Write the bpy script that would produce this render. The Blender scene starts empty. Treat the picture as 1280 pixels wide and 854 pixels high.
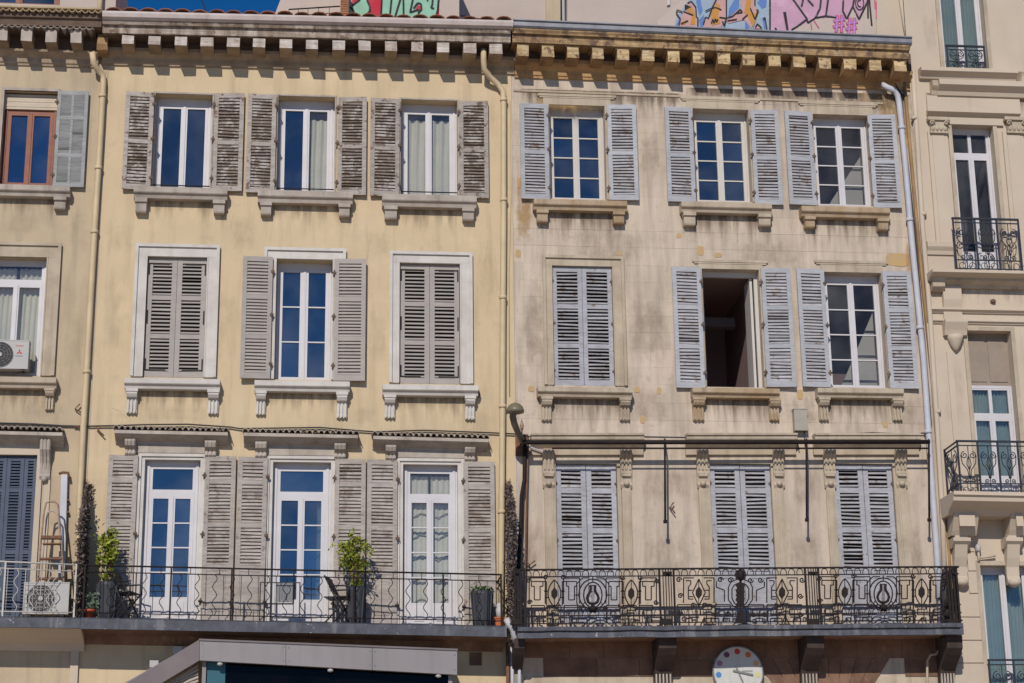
import bpy, math, random
from mathutils import Vector, Matrix, noise
random.seed(7)
scene = bpy.context.scene
COL = scene.collection
R = math.radians

# ------------------------------------------------------------------ camera, light, sky
F_PX, PITCH, YAW, ROLL = 2400.0, R(16.53), R(6.13), R(-0.73)
DIST = 31.4
CAM = Vector((0.0, -DIST, 1.65))
_f = Vector((math.sin(YAW) * math.cos(PITCH), math.cos(YAW) * math.cos(PITCH), math.sin(PITCH)))
_r0 = Vector((math.cos(YAW), -math.sin(YAW), 0.0)); _u0 = _r0.cross(_f)
_r = math.cos(ROLL) * _r0 + math.sin(ROLL) * _u0
_u = -math.sin(ROLL) * _r0 + math.cos(ROLL) * _u0
cd = bpy.data.cameras.new("camera"); cam = bpy.data.objects.new("camera", cd); COL.objects.link(cam)
cd.sensor_width = 36.0; cd.lens = F_PX / 1280 * 36.0; cd.clip_end = 3000; cd.clip_start = 0.5
cam.matrix_world = Matrix(((_r.x, _u.x, -_f.x, CAM.x), (_r.y, _u.y, -_f.y, CAM.y), (_r.z, _u.z, -_f.z, CAM.z), (0, 0, 0, 1)))
scene.camera = cam

SUN_DIR = Vector((0.28, 1.0, -0.68)).normalized()          # the way the light travels
SUN_ELEV = math.asin(-SUN_DIR.z)
SUN_AZ = math.atan2(-SUN_DIR.x, -SUN_DIR.y)                # compass bearing of the sun, from +Y towards +X
sl = bpy.data.lights.new("sun", "SUN"); sl.energy = 3.5; sl.angle = R(0.5); sl.color = (1.0, 0.935, 0.85)
so = bpy.data.objects.new("sun", sl); COL.objects.link(so)
so.rotation_euler = SUN_DIR.to_track_quat('-Z', 'Y').to_euler(); so.location = (-10, -30, 40)
world = bpy.data.worlds.new("World"); scene.world = world; world.use_nodes = True
wn = world.node_tree.nodes; wl = world.node_tree.links
sky = wn.new("ShaderNodeTexSky"); sky.sky_type = 'NISHITA'; sky.sun_disc = False
sky.sun_elevation = SUN_ELEV; sky.sun_rotation = SUN_AZ
sky.air_density = 0.7; sky.dust_density = 0.0; sky.ozone_density = 5.0; sky.altitude = 1500
wn["Background"].inputs[1].default_value = 0.092
hs = wn.new("ShaderNodeHueSaturation"); hs.inputs["Saturation"].default_value = 1.25
wl.new(sky.outputs[0], hs.inputs["Color"]); wl.new(hs.outputs[0], wn["Background"].inputs[0])
scene.view_settings.view_transform = 'Standard'; scene.view_settings.look = 'None'
scene.view_settings.exposure = 0.0; scene.view_settings.gamma = 1.0


def U(px, py, d=0.0):
    """the place in the world, d metres in front of the facade, that was measured at this point of the photograph"""
    v = _f + _r * ((px - 640) / F_PX) - _u * ((py - 427) / F_PX)
    t = (-d - CAM.y) / v.y
    return CAM + v * t


def rect(l, r, t, b, d=0.0):
    xm, ym = (l + r) / 2, (t + b) / 2
    return U(l, ym, d).x, U(r, ym, d).x, U(xm, b, d).z, U(xm, t, d).z


# ------------------------------------------------------------------ materials
def mat(name, col, col2=None, scale=2.5, rough=0.85, streak=None, peel=None, grain=None, bump=0.15, bscale=40, rnd=0.0, metal=0.0, spec=0.3, extra=None):
    m = bpy.data.materials.new(name); m.use_nodes = True
    nt = m.node_tree; n = nt.nodes; l = nt.links; b = n["Principled BSDF"]
    geo = n.new("ShaderNodeNewGeometry"); pos = geo.outputs["Position"]

    def noise_(sc, det=6, vec=pos, rgh=0.6):
        t = n.new("ShaderNodeTexNoise"); t.inputs["Scale"].default_value = sc; t.inputs["Detail"].default_value = det
        t.inputs["Roughness"].default_value = rgh; l.new(vec, t.inputs["Vector"]); return t.outputs["Fac"]

    def ramp(fac, a, c):
        t = n.new("ShaderNodeMapRange"); t.inputs["From Min"].default_value = a; t.inputs["From Max"].default_value = c
        l.new(fac, t.inputs["Value"]); return t.outputs["Result"]

    def mapped(sx, sy, sz):
        t = n.new("ShaderNodeMapping"); t.inputs["Scale"].default_value = (sx, sy, sz); l.new(pos, t.inputs["Vector"]); return t.outputs["Vector"]

    def mix(fac, a, c, k=1.0):
        t = n.new("ShaderNodeMix"); t.data_type = 'RGBA'
        if k != 1.0:
            q = n.new("ShaderNodeMath"); q.operation = 'MULTIPLY'; q.inputs[1].default_value = k; l.new(fac, q.inputs[0]); fac = q.outputs[0]
        l.new(fac, t.inputs["Factor"])
        for s, v in (("A", a), ("B", c)):
            if isinstance(v, tuple): t.inputs[6 if s == "A" else 7].default_value = (*v, 1)
            else: l.new(v, t.inputs[6 if s == "A" else 7])
        return t.outputs[2]
    c = (*col,)
    col2 = col2 or tuple(x * 0.86 for x in col)
    cur = mix(ramp(noise_(scale, 8), 0.36, 0.66), c, col2)
    if extra:                                    # a second family of blotches: (colour, low, high, scale, strength)
        for (ec, lo, hi, sc, k) in extra:
            cur = mix(ramp(noise_(sc, 9, rgh=0.65), lo, hi), cur, ec, k)
    if streak:                                   # (colour, low, high, strength): runs of dirt down the wall
        cur = mix(ramp(noise_(1.0, 6, mapped(5.5, 5.5, 0.55)), streak[1], streak[2]), cur, streak[0], streak[3])
    if grain:                                    # (colour, strength, sx, sz)
        cur = mix(ramp(noise_(1.0, 6, mapped(grain[2], grain[2], grain[3])), 0.42, 0.66), cur, grain[0], grain[1])
    if peel:                                     # (colour, low, high, scale)
        cur = mix(ramp(noise_(peel[3], 9, rgh=0.7), peel[1], peel[2]), cur, peel[0])
    if rnd:
        oi = n.new("ShaderNodeObjectInfo"); mr = n.new("ShaderNodeMapRange")
        mr.inputs["To Min"].default_value = 1 - rnd; mr.inputs["To Max"].default_value = 1 + rnd; l.new(oi.outputs["Random"], mr.inputs["Value"])
        hv = n.new("ShaderNodeHueSaturation"); l.new(cur, hv.inputs["Color"]); l.new(mr.outputs[0], hv.inputs["Value"]); cur = hv.outputs[0]
    l.new(cur, b.inputs["Base Color"])
    b.inputs["Roughness"].default_value = rough; b.inputs["Metallic"].default_value = metal
    b.inputs["Specular IOR Level"].default_value = spec
    if bump:
        bp = n.new("ShaderNodeBump"); bp.inputs["Strength"].default_value = bump; bp.inputs["Distance"].default_value = 0.02
        l.new(noise_(bscale, 5), bp.inputs["Height"]); l.new(bp.outputs[0], b.inputs["Normal"])
    return m


def glass(name, refl=0.21, tint=(0.62, 0.74, 0.78), clear=(0.62, 0.66, 0.68), bump=0.02, dust=1.0):
    m = bpy.data.materials.new(name); m.use_nodes = True
    nt = m.node_tree; n = nt.nodes; l = nt.links; n.remove(n["Principled BSDF"])
    tr = n.new("ShaderNodeBsdfTransparent"); tr.inputs[0].default_value = (*clear, 1)
    gl = n.new("ShaderNodeBsdfGlossy"); gl.inputs["Color"].default_value = (*tint, 1); gl.inputs["Roughness"].default_value = 0.02
    mx = n.new("ShaderNodeMixShader"); oi = n.new("ShaderNodeObjectInfo"); mr = n.new("ShaderNodeMapRange")
    mr.inputs["To Min"].default_value = refl * .72; mr.inputs["To Max"].default_value = refl * 1.25; l.new(oi.outputs["Random"], mr.inputs["Value"]); l.new(mr.outputs[0], mx.inputs[0])
    l.new(tr.outputs[0], mx.inputs[1]); l.new(gl.outputs[0], mx.inputs[2])
    df = n.new("ShaderNodeBsdfDiffuse"); df.inputs[0].default_value = (0.5, 0.5, 0.5, 1); m2 = n.new("ShaderNodeMixShader"); g2 = n.new("ShaderNodeNewGeometry")
    dn = n.new("ShaderNodeTexNoise"); dn.inputs["Scale"].default_value = 1.3; dn.inputs["Detail"].default_value = 5; l.new(g2.outputs["Position"], dn.inputs["Vector"])
    dm = n.new("ShaderNodeMapRange"); dm.inputs["From Min"].default_value = .4; dm.inputs["From Max"].default_value = .75; dm.inputs["To Min"].default_value = .015 * dust; dm.inputs["To Max"].default_value = .085 * dust
    l.new(dn.outputs["Fac"], dm.inputs["Value"]); l.new(dm.outputs[0], m2.inputs[0]); l.new(mx.outputs[0], m2.inputs[1]); l.new(df.outputs[0], m2.inputs[2]); l.new(m2.outputs[0], n["Material Output"].inputs[0])
    t = n.new("ShaderNodeTexNoise"); t.inputs["Scale"].default_value = 1.6; t.inputs["Detail"].default_value = 2
    g = n.new("ShaderNodeNewGeometry"); l.new(g.outputs["Position"], t.inputs["Vector"])
    bp = n.new("ShaderNodeBump"); bp.inputs["Strength"].default_value = 0.25; bp.inputs["Distance"].default_value = bump
    l.new(t.outputs["Fac"], bp.inputs["Height"]); l.new(bp.outputs[0], gl.inputs["Normal"])
    return m


YEL = mat("yellow_plaster", (0.58, 0.46, 0.295), (0.525, 0.412, 0.262), 0.9, 0.9, streak=((0.34, 0.26, 0.17), 0.50, 0.80, 0.6),
          extra=[((0.66, 0.51, 0.33), 0.52, 0.7, 2.3, 0.5), ((0.36, 0.28, 0.19), 0.60, 0.74, 2.4, 0.45), ((0.34, 0.265, 0.18), 0.64, 0.70, 7.0, 0.35)], bump=0.12, bscale=30)
YEL2 = mat("greyed_yellow_plaster", (0.50, 0.40, 0.265), (0.42, 0.33, 0.225), 1.1, 0.9, streak=((0.28, 0.23, 0.17), 0.5, 0.75, 0.6),
           extra=[((0.33, 0.28, 0.2), 0.58, 0.72, 2.6, 0.45)], bump=0.14, bscale=30)
STONE = mat("beige_limestone", (0.575, 0.478, 0.38), (0.50, 0.41, 0.32), 1.0, 0.9, streak=((0.25, 0.205, 0.16), 0.43, 0.74, 0.65),
            extra=[((0.31, 0.245, 0.185), 0.52, 0.72, 1.3, 0.5), ((0.33, 0.26, 0.195), 0.58, 0.68, 6.0, 0.45), ((0.30, 0.235, 0.18), 0.60, 0.70, 3.2, 0.35), ((0.56, 0.46, 0.34), 0.56, 0.7, 3.3, 0.5), ((0.50, 0.33, 0.15), 0.68, 0.76, 1.7, 0.4)],
            bump=0.2, bscale=34, rnd=0.045)
OCHRE = mat("ochre_stained_stone", (0.44, 0.275, 0.125), (0.29, 0.175, 0.085), 2.2, 0.9, streak=((0.16, 0.10, 0.06), 0.5, 0.75, 0.6), bump=0.25, rnd=0.1)
STAIN = mat("damp_stained_plaster", (0.44, 0.355, 0.265), (0.35, 0.275, 0.205), 3.5, 0.9, streak=((0.24, 0.185, 0.14), 0.5, 0.75, 0.6), bump=0.2)
SURR = mat("window_surround_stone", (0.49, 0.41, 0.31), (0.37, 0.30, 0.22), 2.2, 0.9, streak=((0.22, 0.17, 0.12), 0.5, 0.75, 0.6), bump=0.2)
CREAM = mat("cream_render", (0.54, 0.45, 0.35), (0.485, 0.40, 0.31), 1.0, 0.9, streak=((0.36, 0.28, 0.2), 0.6, 0.85, 0.35), bump=0.12, rnd=0.02)
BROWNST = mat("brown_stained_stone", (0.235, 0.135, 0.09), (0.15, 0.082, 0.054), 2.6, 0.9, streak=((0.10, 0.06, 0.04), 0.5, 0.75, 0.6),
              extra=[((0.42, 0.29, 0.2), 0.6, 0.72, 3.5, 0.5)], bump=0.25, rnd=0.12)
GREYST = mat("grey_weathered_stone", (0.44, 0.385, 0.33), (0.33, 0.28, 0.235), 3.5, 0.9, streak=((0.16, 0.13, 0.11), 0.54, 0.78, 0.6), bump=0.25, rnd=0.06)
WHITEST = mat("white_painted_stone", (0.58, 0.545, 0.50), (0.48, 0.44, 0.40), 3.0, 0.85, streak=((0.30, 0.26, 0.22), 0.58, 0.8, 0.5), bump=0.15)
PINKWALL = mat("pinkish_render", (0.50, 0.415, 0.36), (0.45, 0.37, 0.32), 0.8, 0.9, streak=((0.34, 0.28, 0.24), 0.6, 0.85, 0.4))
WOODW = mat("old_white_wood", (0.60, 0.55, 0.50), (0.50, 0.44, 0.39), 4, 0.85, streak=((0.22, 0.16, 0.12), 0.46, 0.7, 0.65), grain=((0.22, 0.155, 0.115), 0.55, 3, 34), peel=((0.20, 0.135, 0.09), 0.58, 0.63, 11), bump=0.2, rnd=0.06)
WOODO = mat("ochre_old_wood", (0.60, 0.46, 0.25), (0.46, 0.31, 0.15), 6, 0.85, extra=[((0.55, 0.48, 0.38), 0.55, 0.66, 9.0, 0.8)], grain=((0.16, 0.09, 0.05), 0.65, 3, 26), peel=((0.15, 0.09, 0.06), 0.54, 0.60, 8), bump=0.25, rnd=0.1)
WOODF = mat("weathered_fascia_wood", (0.53, 0.465, 0.40), (0.36, 0.295, 0.24), 3, 0.9, streak=((0.14, 0.095, 0.065), 0.40, 0.63, 0.85), grain=((0.16, 0.11, 0.08), 0.7, 1.6, 42), peel=((0.17, 0.115, 0.08), 0.55, 0.60, 7), bump=0.3)
WOODOF = mat("worn_ochre_fascia_wood", (0.50, 0.345, 0.165), (0.32, 0.195, 0.10), 3, 0.9, extra=[((0.50, 0.43, 0.33), 0.56, 0.66, 5.0, 0.7)], streak=((0.12, 0.075, 0.05), 0.46, 0.68, 0.75), grain=((0.12, 0.075, 0.05), 0.7, 1.6, 40), peel=((0.14, 0.09, 0.06), 0.53, 0.59, 6), bump=0.3)
RUSTST = mat("rust_stained_sill_stone", (0.43, 0.335, 0.235), (0.34, 0.235, 0.13), 3, 0.9, streak=((0.19, 0.13, 0.09), 0.48, 0.72, 0.65), bump=0.25)
WOODT = mat("bare_tan_wood", (0.36, 0.27, 0.175), (0.24, 0.17, 0.11), 4, 0.9, grain=((0.15, 0.10, 0.06), 0.5, 3, 26), bump=0.2, rnd=0.15)
WOODT2 = mat("bare_ochre_wood", (0.38, 0.235, 0.105), (0.26, 0.15, 0.075), 4, 0.9, grain=((0.13, 0.08, 0.05), 0.5, 3, 26), bump=0.2, rnd=0.15)
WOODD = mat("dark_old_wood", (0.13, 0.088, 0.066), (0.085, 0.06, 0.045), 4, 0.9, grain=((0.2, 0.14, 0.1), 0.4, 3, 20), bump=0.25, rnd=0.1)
SHTOP = mat("peeling_taupe_shutter", (0.43, 0.385, 0.345), (0.35, 0.31, 0.275), 5, 0.8, grain=((0.21, 0.16, 0.13), 0.6, 6, 40), peel=((0.15, 0.095, 0.07), 0.565, 0.62, 7), bump=0.2, rnd=0.10)
SLATTOP = mat("bare_brown_slat", (0.19, 0.148, 0.118), (0.27, 0.22, 0.18), 6, 0.85, grain=((0.11, 0.07, 0.05), 0.5, 4, 40), peel=((0.43, 0.385, 0.345), 0.50, 0.56, 5.5), bump=0.2, rnd=0.15)
SLATDOOR = mat("worn_taupe_slat", (0.43, 0.385, 0.345), (0.34, 0.30, 0.265), 4, 0.8, grain=((0.20, 0.15, 0.12), 0.6, 5, 40), peel=((0.235, 0.185, 0.15), 0.53, 0.61, 4), bump=0.2, rnd=0.12)
SLATBLUE = mat("worn_pale_blue_slat", (0.415, 0.41, 0.425), (0.33, 0.325, 0.335), 4, 0.8, grain=((0.22, 0.19, 0.17), 0.6, 5, 40), peel=((0.20, 0.15, 0.12), 0.56, 0.62, 6), bump=0.2, rnd=0.12)
FRIEZE = mat("grimy_frieze_plaster", (0.38, 0.295, 0.205), (0.27, 0.20, 0.135), 1.6, 0.9, streak=((0.17, 0.125, 0.09), 0.48, 0.72, 0.6), bump=0.2)
SHMID = mat("taupe_shutter", (0.385, 0.345, 0.315), (0.34, 0.305, 0.275), 3, 0.7, grain=((0.26, 0.215, 0.2), 0.3, 5, 30), bump=0.06, rnd=0.04)
SHDOOR = mat("worn_taupe_shutter", (0.43, 0.385, 0.345), (0.35, 0.31, 0.275), 4, 0.8, grain=((0.24, 0.19, 0.16), 0.55, 6, 40), peel=((0.22, 0.17, 0.135), 0.59, 0.65, 6), bump=0.2, rnd=0.08)
SHBLUE = mat("pale_blue_grey_shutter", (0.42, 0.425, 0.445), (0.345, 0.348, 0.365), 3, 0.75, grain=((0.25, 0.25, 0.275), 0.45, 6, 40), peel=((0.20, 0.155, 0.13), 0.655, 0.70, 7), bump=0.12, rnd=0.06)
SHBLUEW = mat("peeling_pale_blue_shutter", (0.42, 0.425, 0.46), (0.34, 0.34, 0.36), 4, 0.8, grain=((0.27, 0.245, 0.235), 0.55, 6, 40), peel=((0.21, 0.15, 0.11), 0.60, 0.66, 7), bump=0.2, rnd=0.08)
SHGREY = mat("grey_panel_shutter", (0.36, 0.365, 0.36), (0.30, 0.30, 0.295), 4, 0.8, grain=((0.2, 0.19, 0.18), 0.45, 6, 40), bump=0.15, rnd=0.05)
SHNAVY = mat("slate_blue_shutter", (0.085, 0.105, 0.15), (0.07, 0.085, 0.12), 4, 0.7, bump=0.1, rnd=0.05)
WHITE = mat("white_window_paint", (0.56, 0.54, 0.55), (0.51, 0.49, 0.50), 3, 0.5, bump=0.03, spec=0.4)
WHITEO = mat("old_white_window_paint", (0.54, 0.51, 0.475), (0.52, 0.475, 0.42), 3, 0.6, peel=((0.36, 0.28, 0.2), 0.64, 0.7, 9), bump=0.08)
RED_WOOD = mat("red_brown_window_wood", (0.24, 0.075, 0.035), (0.19, 0.055, 0.028), 5, 0.5, bump=0.05)
GLASS = glass("window_glass"); GLASS_OLD = glass("old_window_glass", 0.19, bump=0.05)
GLASS_CLEAR = glass("curtained_glass", 0.07, clear=(0.88, 0.88, 0.86)); GLASS_TEAL = glass("tinted_glass", 0.10, clear=(0.72, 0.77, 0.77))
GLASS_DARK = glass("dim_glass", 0.03, clear=(0.85, 0.85, 0.85))
CURT = mat("white_curtain", (0.76, 0.75, 0.68), (0.70, 0.69, 0.63), 3, 0.95, bump=0.0)
HEM = mat("grey_curtain_hem", (0.36, 0.37, 0.34), None, 4, .9, bump=0)
CURTT = mat("pale_teal_curtain", (0.60, 0.62, 0.55), (0.52, 0.545, 0.49), 3, 0.95, bump=0.0)
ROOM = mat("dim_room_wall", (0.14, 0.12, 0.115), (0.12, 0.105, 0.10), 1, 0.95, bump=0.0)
REFLP = mat("pale_reflection", (0.52, 0.52, 0.48), (0.48, 0.48, 0.45), 1, 0.95, bump=0.0)  # pale tone of a mirrored gable, put into the board's colour
ROOMP = mat("plum_room_wall", (0.26, 0.18, 0.165), (0.23, 0.155, 0.145), 1, 0.95, bump=0.0)
IRON = mat("dark_wrought_iron", (0.014, 0.011, 0.012), (0.026, 0.016, 0.013), 9, 0.7, bump=0.1, spec=0.2)
IRONB = mat("blue_black_iron", (0.02, 0.025, 0.038), (0.03, 0.034, 0.05), 8, 0.6, bump=0.05, spec=0.3)
IRONW = mat("white_painted_iron", (0.52, 0.49, 0.45), (0.44, 0.40, 0.36), 8, 0.6, bump=0.05)
RUST = mat("rusty_iron", (0.22, 0.10, 0.055), (0.13, 0.07, 0.045), 14, 0.8, bump=0.2)
ZINC = mat("grey_zinc", (0.24, 0.245, 0.27), (0.17, 0.17, 0.19), 3, 0.5, streak=((0.12, 0.12, 0.13), 0.5, 0.75, 0.5), bump=0.08, metal=0.35)
SLABM = mat("grey_slab_edge", (0.095, 0.10, 0.12), (0.055, 0.056, 0.068), 5, 0.65, peel=((0.40, 0.385, 0.38), 0.63, 0.67, 11), streak=((0.30, 0.29, 0.29), 0.56, 0.75, 0.5), extra=[((0.25, 0.11, 0.07), 0.69, 0.74, 3.0, 0.8)], bump=0.2)
PIPEY = mat("cream_painted_pipe", (0.58, 0.46, 0.29), (0.50, 0.39, 0.24), 3, 0.6, bump=0.05)
PIPEW = mat("pale_grey_pipe", (0.50, 0.50, 0.54), (0.43, 0.43, 0.47), 3, 0.5, bump=0.05)
GUTTER = mat("pale_pink_gutter", (0.54, 0.47, 0.44), (0.46, 0.38, 0.35), 4, 0.55, streak=((0.3, 0.22, 0.18), 0.55, 0.8, 0.6), bump=0.05)
TERRA = mat("terracotta_tile", (0.30, 0.12, 0.065), (0.20, 0.085, 0.05), 8, 0.9, bump=0.2, rnd=0.25)
TILEG = mat("grey_lichen_tile", (0.33, 0.29, 0.25), (0.21, 0.17, 0.145), 10, 0.95, bump=0.25, rnd=0.15)
TILEY = mat("yellowed_tile", (0.46, 0.36, 0.21), (0.33, 0.25, 0.16), 8, 0.95, bump=0.25, rnd=0.12)
BRICK = mat("orange_brick", (0.36, 0.16, 0.08), (0.28, 0.12, 0.06), 12, 0.9, bump=0.2, rnd=0.12)
POT = mat("charcoal_pot", (0.05, 0.053, 0.062), (0.04, 0.042, 0.05), 4, 0.5, bump=0.03)
POTR = mat("red_plastic_pot", (0.42, 0.085, 0.04), None, 4, 0.5, bump=0.02)
POTO = mat("orange_terracotta_box", (0.50, 0.14, 0.05), None, 4, 0.7, bump=0.05)
BLACKP = mat("black_plastic", (0.03, 0.032, 0.036), None, 4, 0.45, bump=0.02)
LEAF = mat("yellow_green_leaf", (0.30, 0.31, 0.03), (0.11, 0.16, 0.025), 14, 0.6, extra=[((0.24, 0.15, 0.05), 0.62, 0.68, 11.0, 0.8), ((0.42, 0.42, 0.08), 0.60, 0.68, 17.0, 0.7)], bump=0.0)
LEAFG = mat("green_leaf", (0.06, 0.12, 0.025), (0.045, 0.085, 0.02), 12, 0.6, bump=0.0)
LEAFD = mat("dry_dark_leaf", (0.075, 0.055, 0.045), (0.20, 0.155, 0.13), 16, 0.9, bump=0.0)
TARP = mat("blue_edge_trim", (0.07, 0.10, 0.19), None, 4, 0.6, bump=0.05)
ACW = mat("off_white_casing", (0.44, 0.425, 0.405), (0.38, 0.365, 0.35), 2, 0.5, bump=0.02)
DARKG = mat("dark_grille", (0.03, 0.03, 0.032), None, 4, 0.6, bump=0.0)
REDP = mat("red_print", (0.52, 0.03, 0.03), None, 4, 0.5, bump=0.0)
GREYP = mat("grey_print", (0.2, 0.2, 0.2), None, 4, 0.5, bump=0.0)
CANOPY = mat("taupe_metal_sheet", (0.27, 0.245, 0.245), (0.24, 0.217, 0.215), 1, 0.4, streak=((0.19, 0.165, 0.155), 0.52, 0.78, 0.6), bump=0.03, metal=0.1)
CANOPYB = mat("brown_metal_trim", (0.23, 0.18, 0.165), (0.19, 0.15, 0.14), 2, 0.3, bump=0.01, metal=0.3)
SOIL = mat("potting_soil", (0.05, 0.035, 0.025), None, 8, 0.95)
WOODN = mat("brown_ladder_paint", (0.22, 0.12, 0.08), (0.34, 0.27, 0.21), 10, 0.7, bump=0.1)


def flat(name, c): return mat(name, c, tuple(x * 0.82 + .03 for x in c), 5, 0.85, extra=[((0.46, 0.385, 0.335), 0.60, 0.72, 9.0, 0.55), (tuple(min(.7, x * 1.15 + .05) for x in c), 0.55, 0.7, 3.0, 0.6)], bump=0.08)


G_MINT = flat("mint_spray_paint", (0.27, 0.50, 0.36)); G_RED = flat("red_spray_paint", (0.50, 0.02, 0.045)); G_BLK = flat("black_spray_paint", (0.018, 0.016, 0.02))
G_BLUE = flat("blue_spray_paint", (0.10, 0.20, 0.46)); G_SKY = flat("pale_blue_spray_paint", (0.30, 0.38, 0.46)); G_ORG = flat("orange_spray_paint", (0.50, 0.24, 0.05))
G_PINK = flat("pink_spray_paint", (0.52, 0.30, 0.40)); G_SALM = flat("salmon_spray_paint", (0.52, 0.30, 0.28)); G_MAG = flat("magenta_spray_paint", (0.50, 0.06, 0.17))
DOTS = [flat("dot_" + n, c) for n, c in (("red", (0.50, 0.03, 0.04)), ("vermilion", (0.62, 0.14, 0.05)), ("apricot", (0.62, 0.36, 0.16)), ("straw", (0.60, 0.55, 0.25)), ("lime", (0.35, 0.5, 0.2)),
        ("green", (0.1, 0.35, 0.15)), ("turquoise", (0.2, 0.5, 0.5)), ("aqua", (0.25, 0.48, 0.60)), ("blue", (0.06, 0.22, 0.48)), ("mauve", (0.38, 0.16, 0.28)), ("plum", (0.17, 0.04, 0.13)))]
CLOCKF = mat("clock_face_white", (0.56, 0.555, 0.52), (0.50, 0.49, 0.45), 4, .6, streak=((0.33, 0.29, 0.23), 0.52, 0.78, 0.5), bump=.02)

# ------------------------------------------------------------------ mesh helpers
WLOC = {}


def tag(o, label=None, cat=None, group=None, kind=None):
    if label: o["label"] = label
    if cat: o["category"] = cat
    if group: o["group"] = group
    if kind: o["kind"] = kind
    return o


def link(o, parent, w):
    COL.objects.link(o); w = Vector(w)
    if parent is not None:
        o.parent = parent; o.location = w - WLOC[parent.name]
    else:
        o.location = w
    WLOC[o.name] = w
    return o


def empty(name, w, label=None, cat=None, group=None, kind=None):
    o = bpy.data.objects.new(name, None); link(o, None, w); o.empty_display_size = 0.2
    return tag(o, label, cat, group, kind)


def inst(name, me, parent, w, rot=None):
    o = bpy.data.objects.new(name, me); link(o, parent, w)
    if rot: o.rotation_euler = rot
    return o


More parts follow.
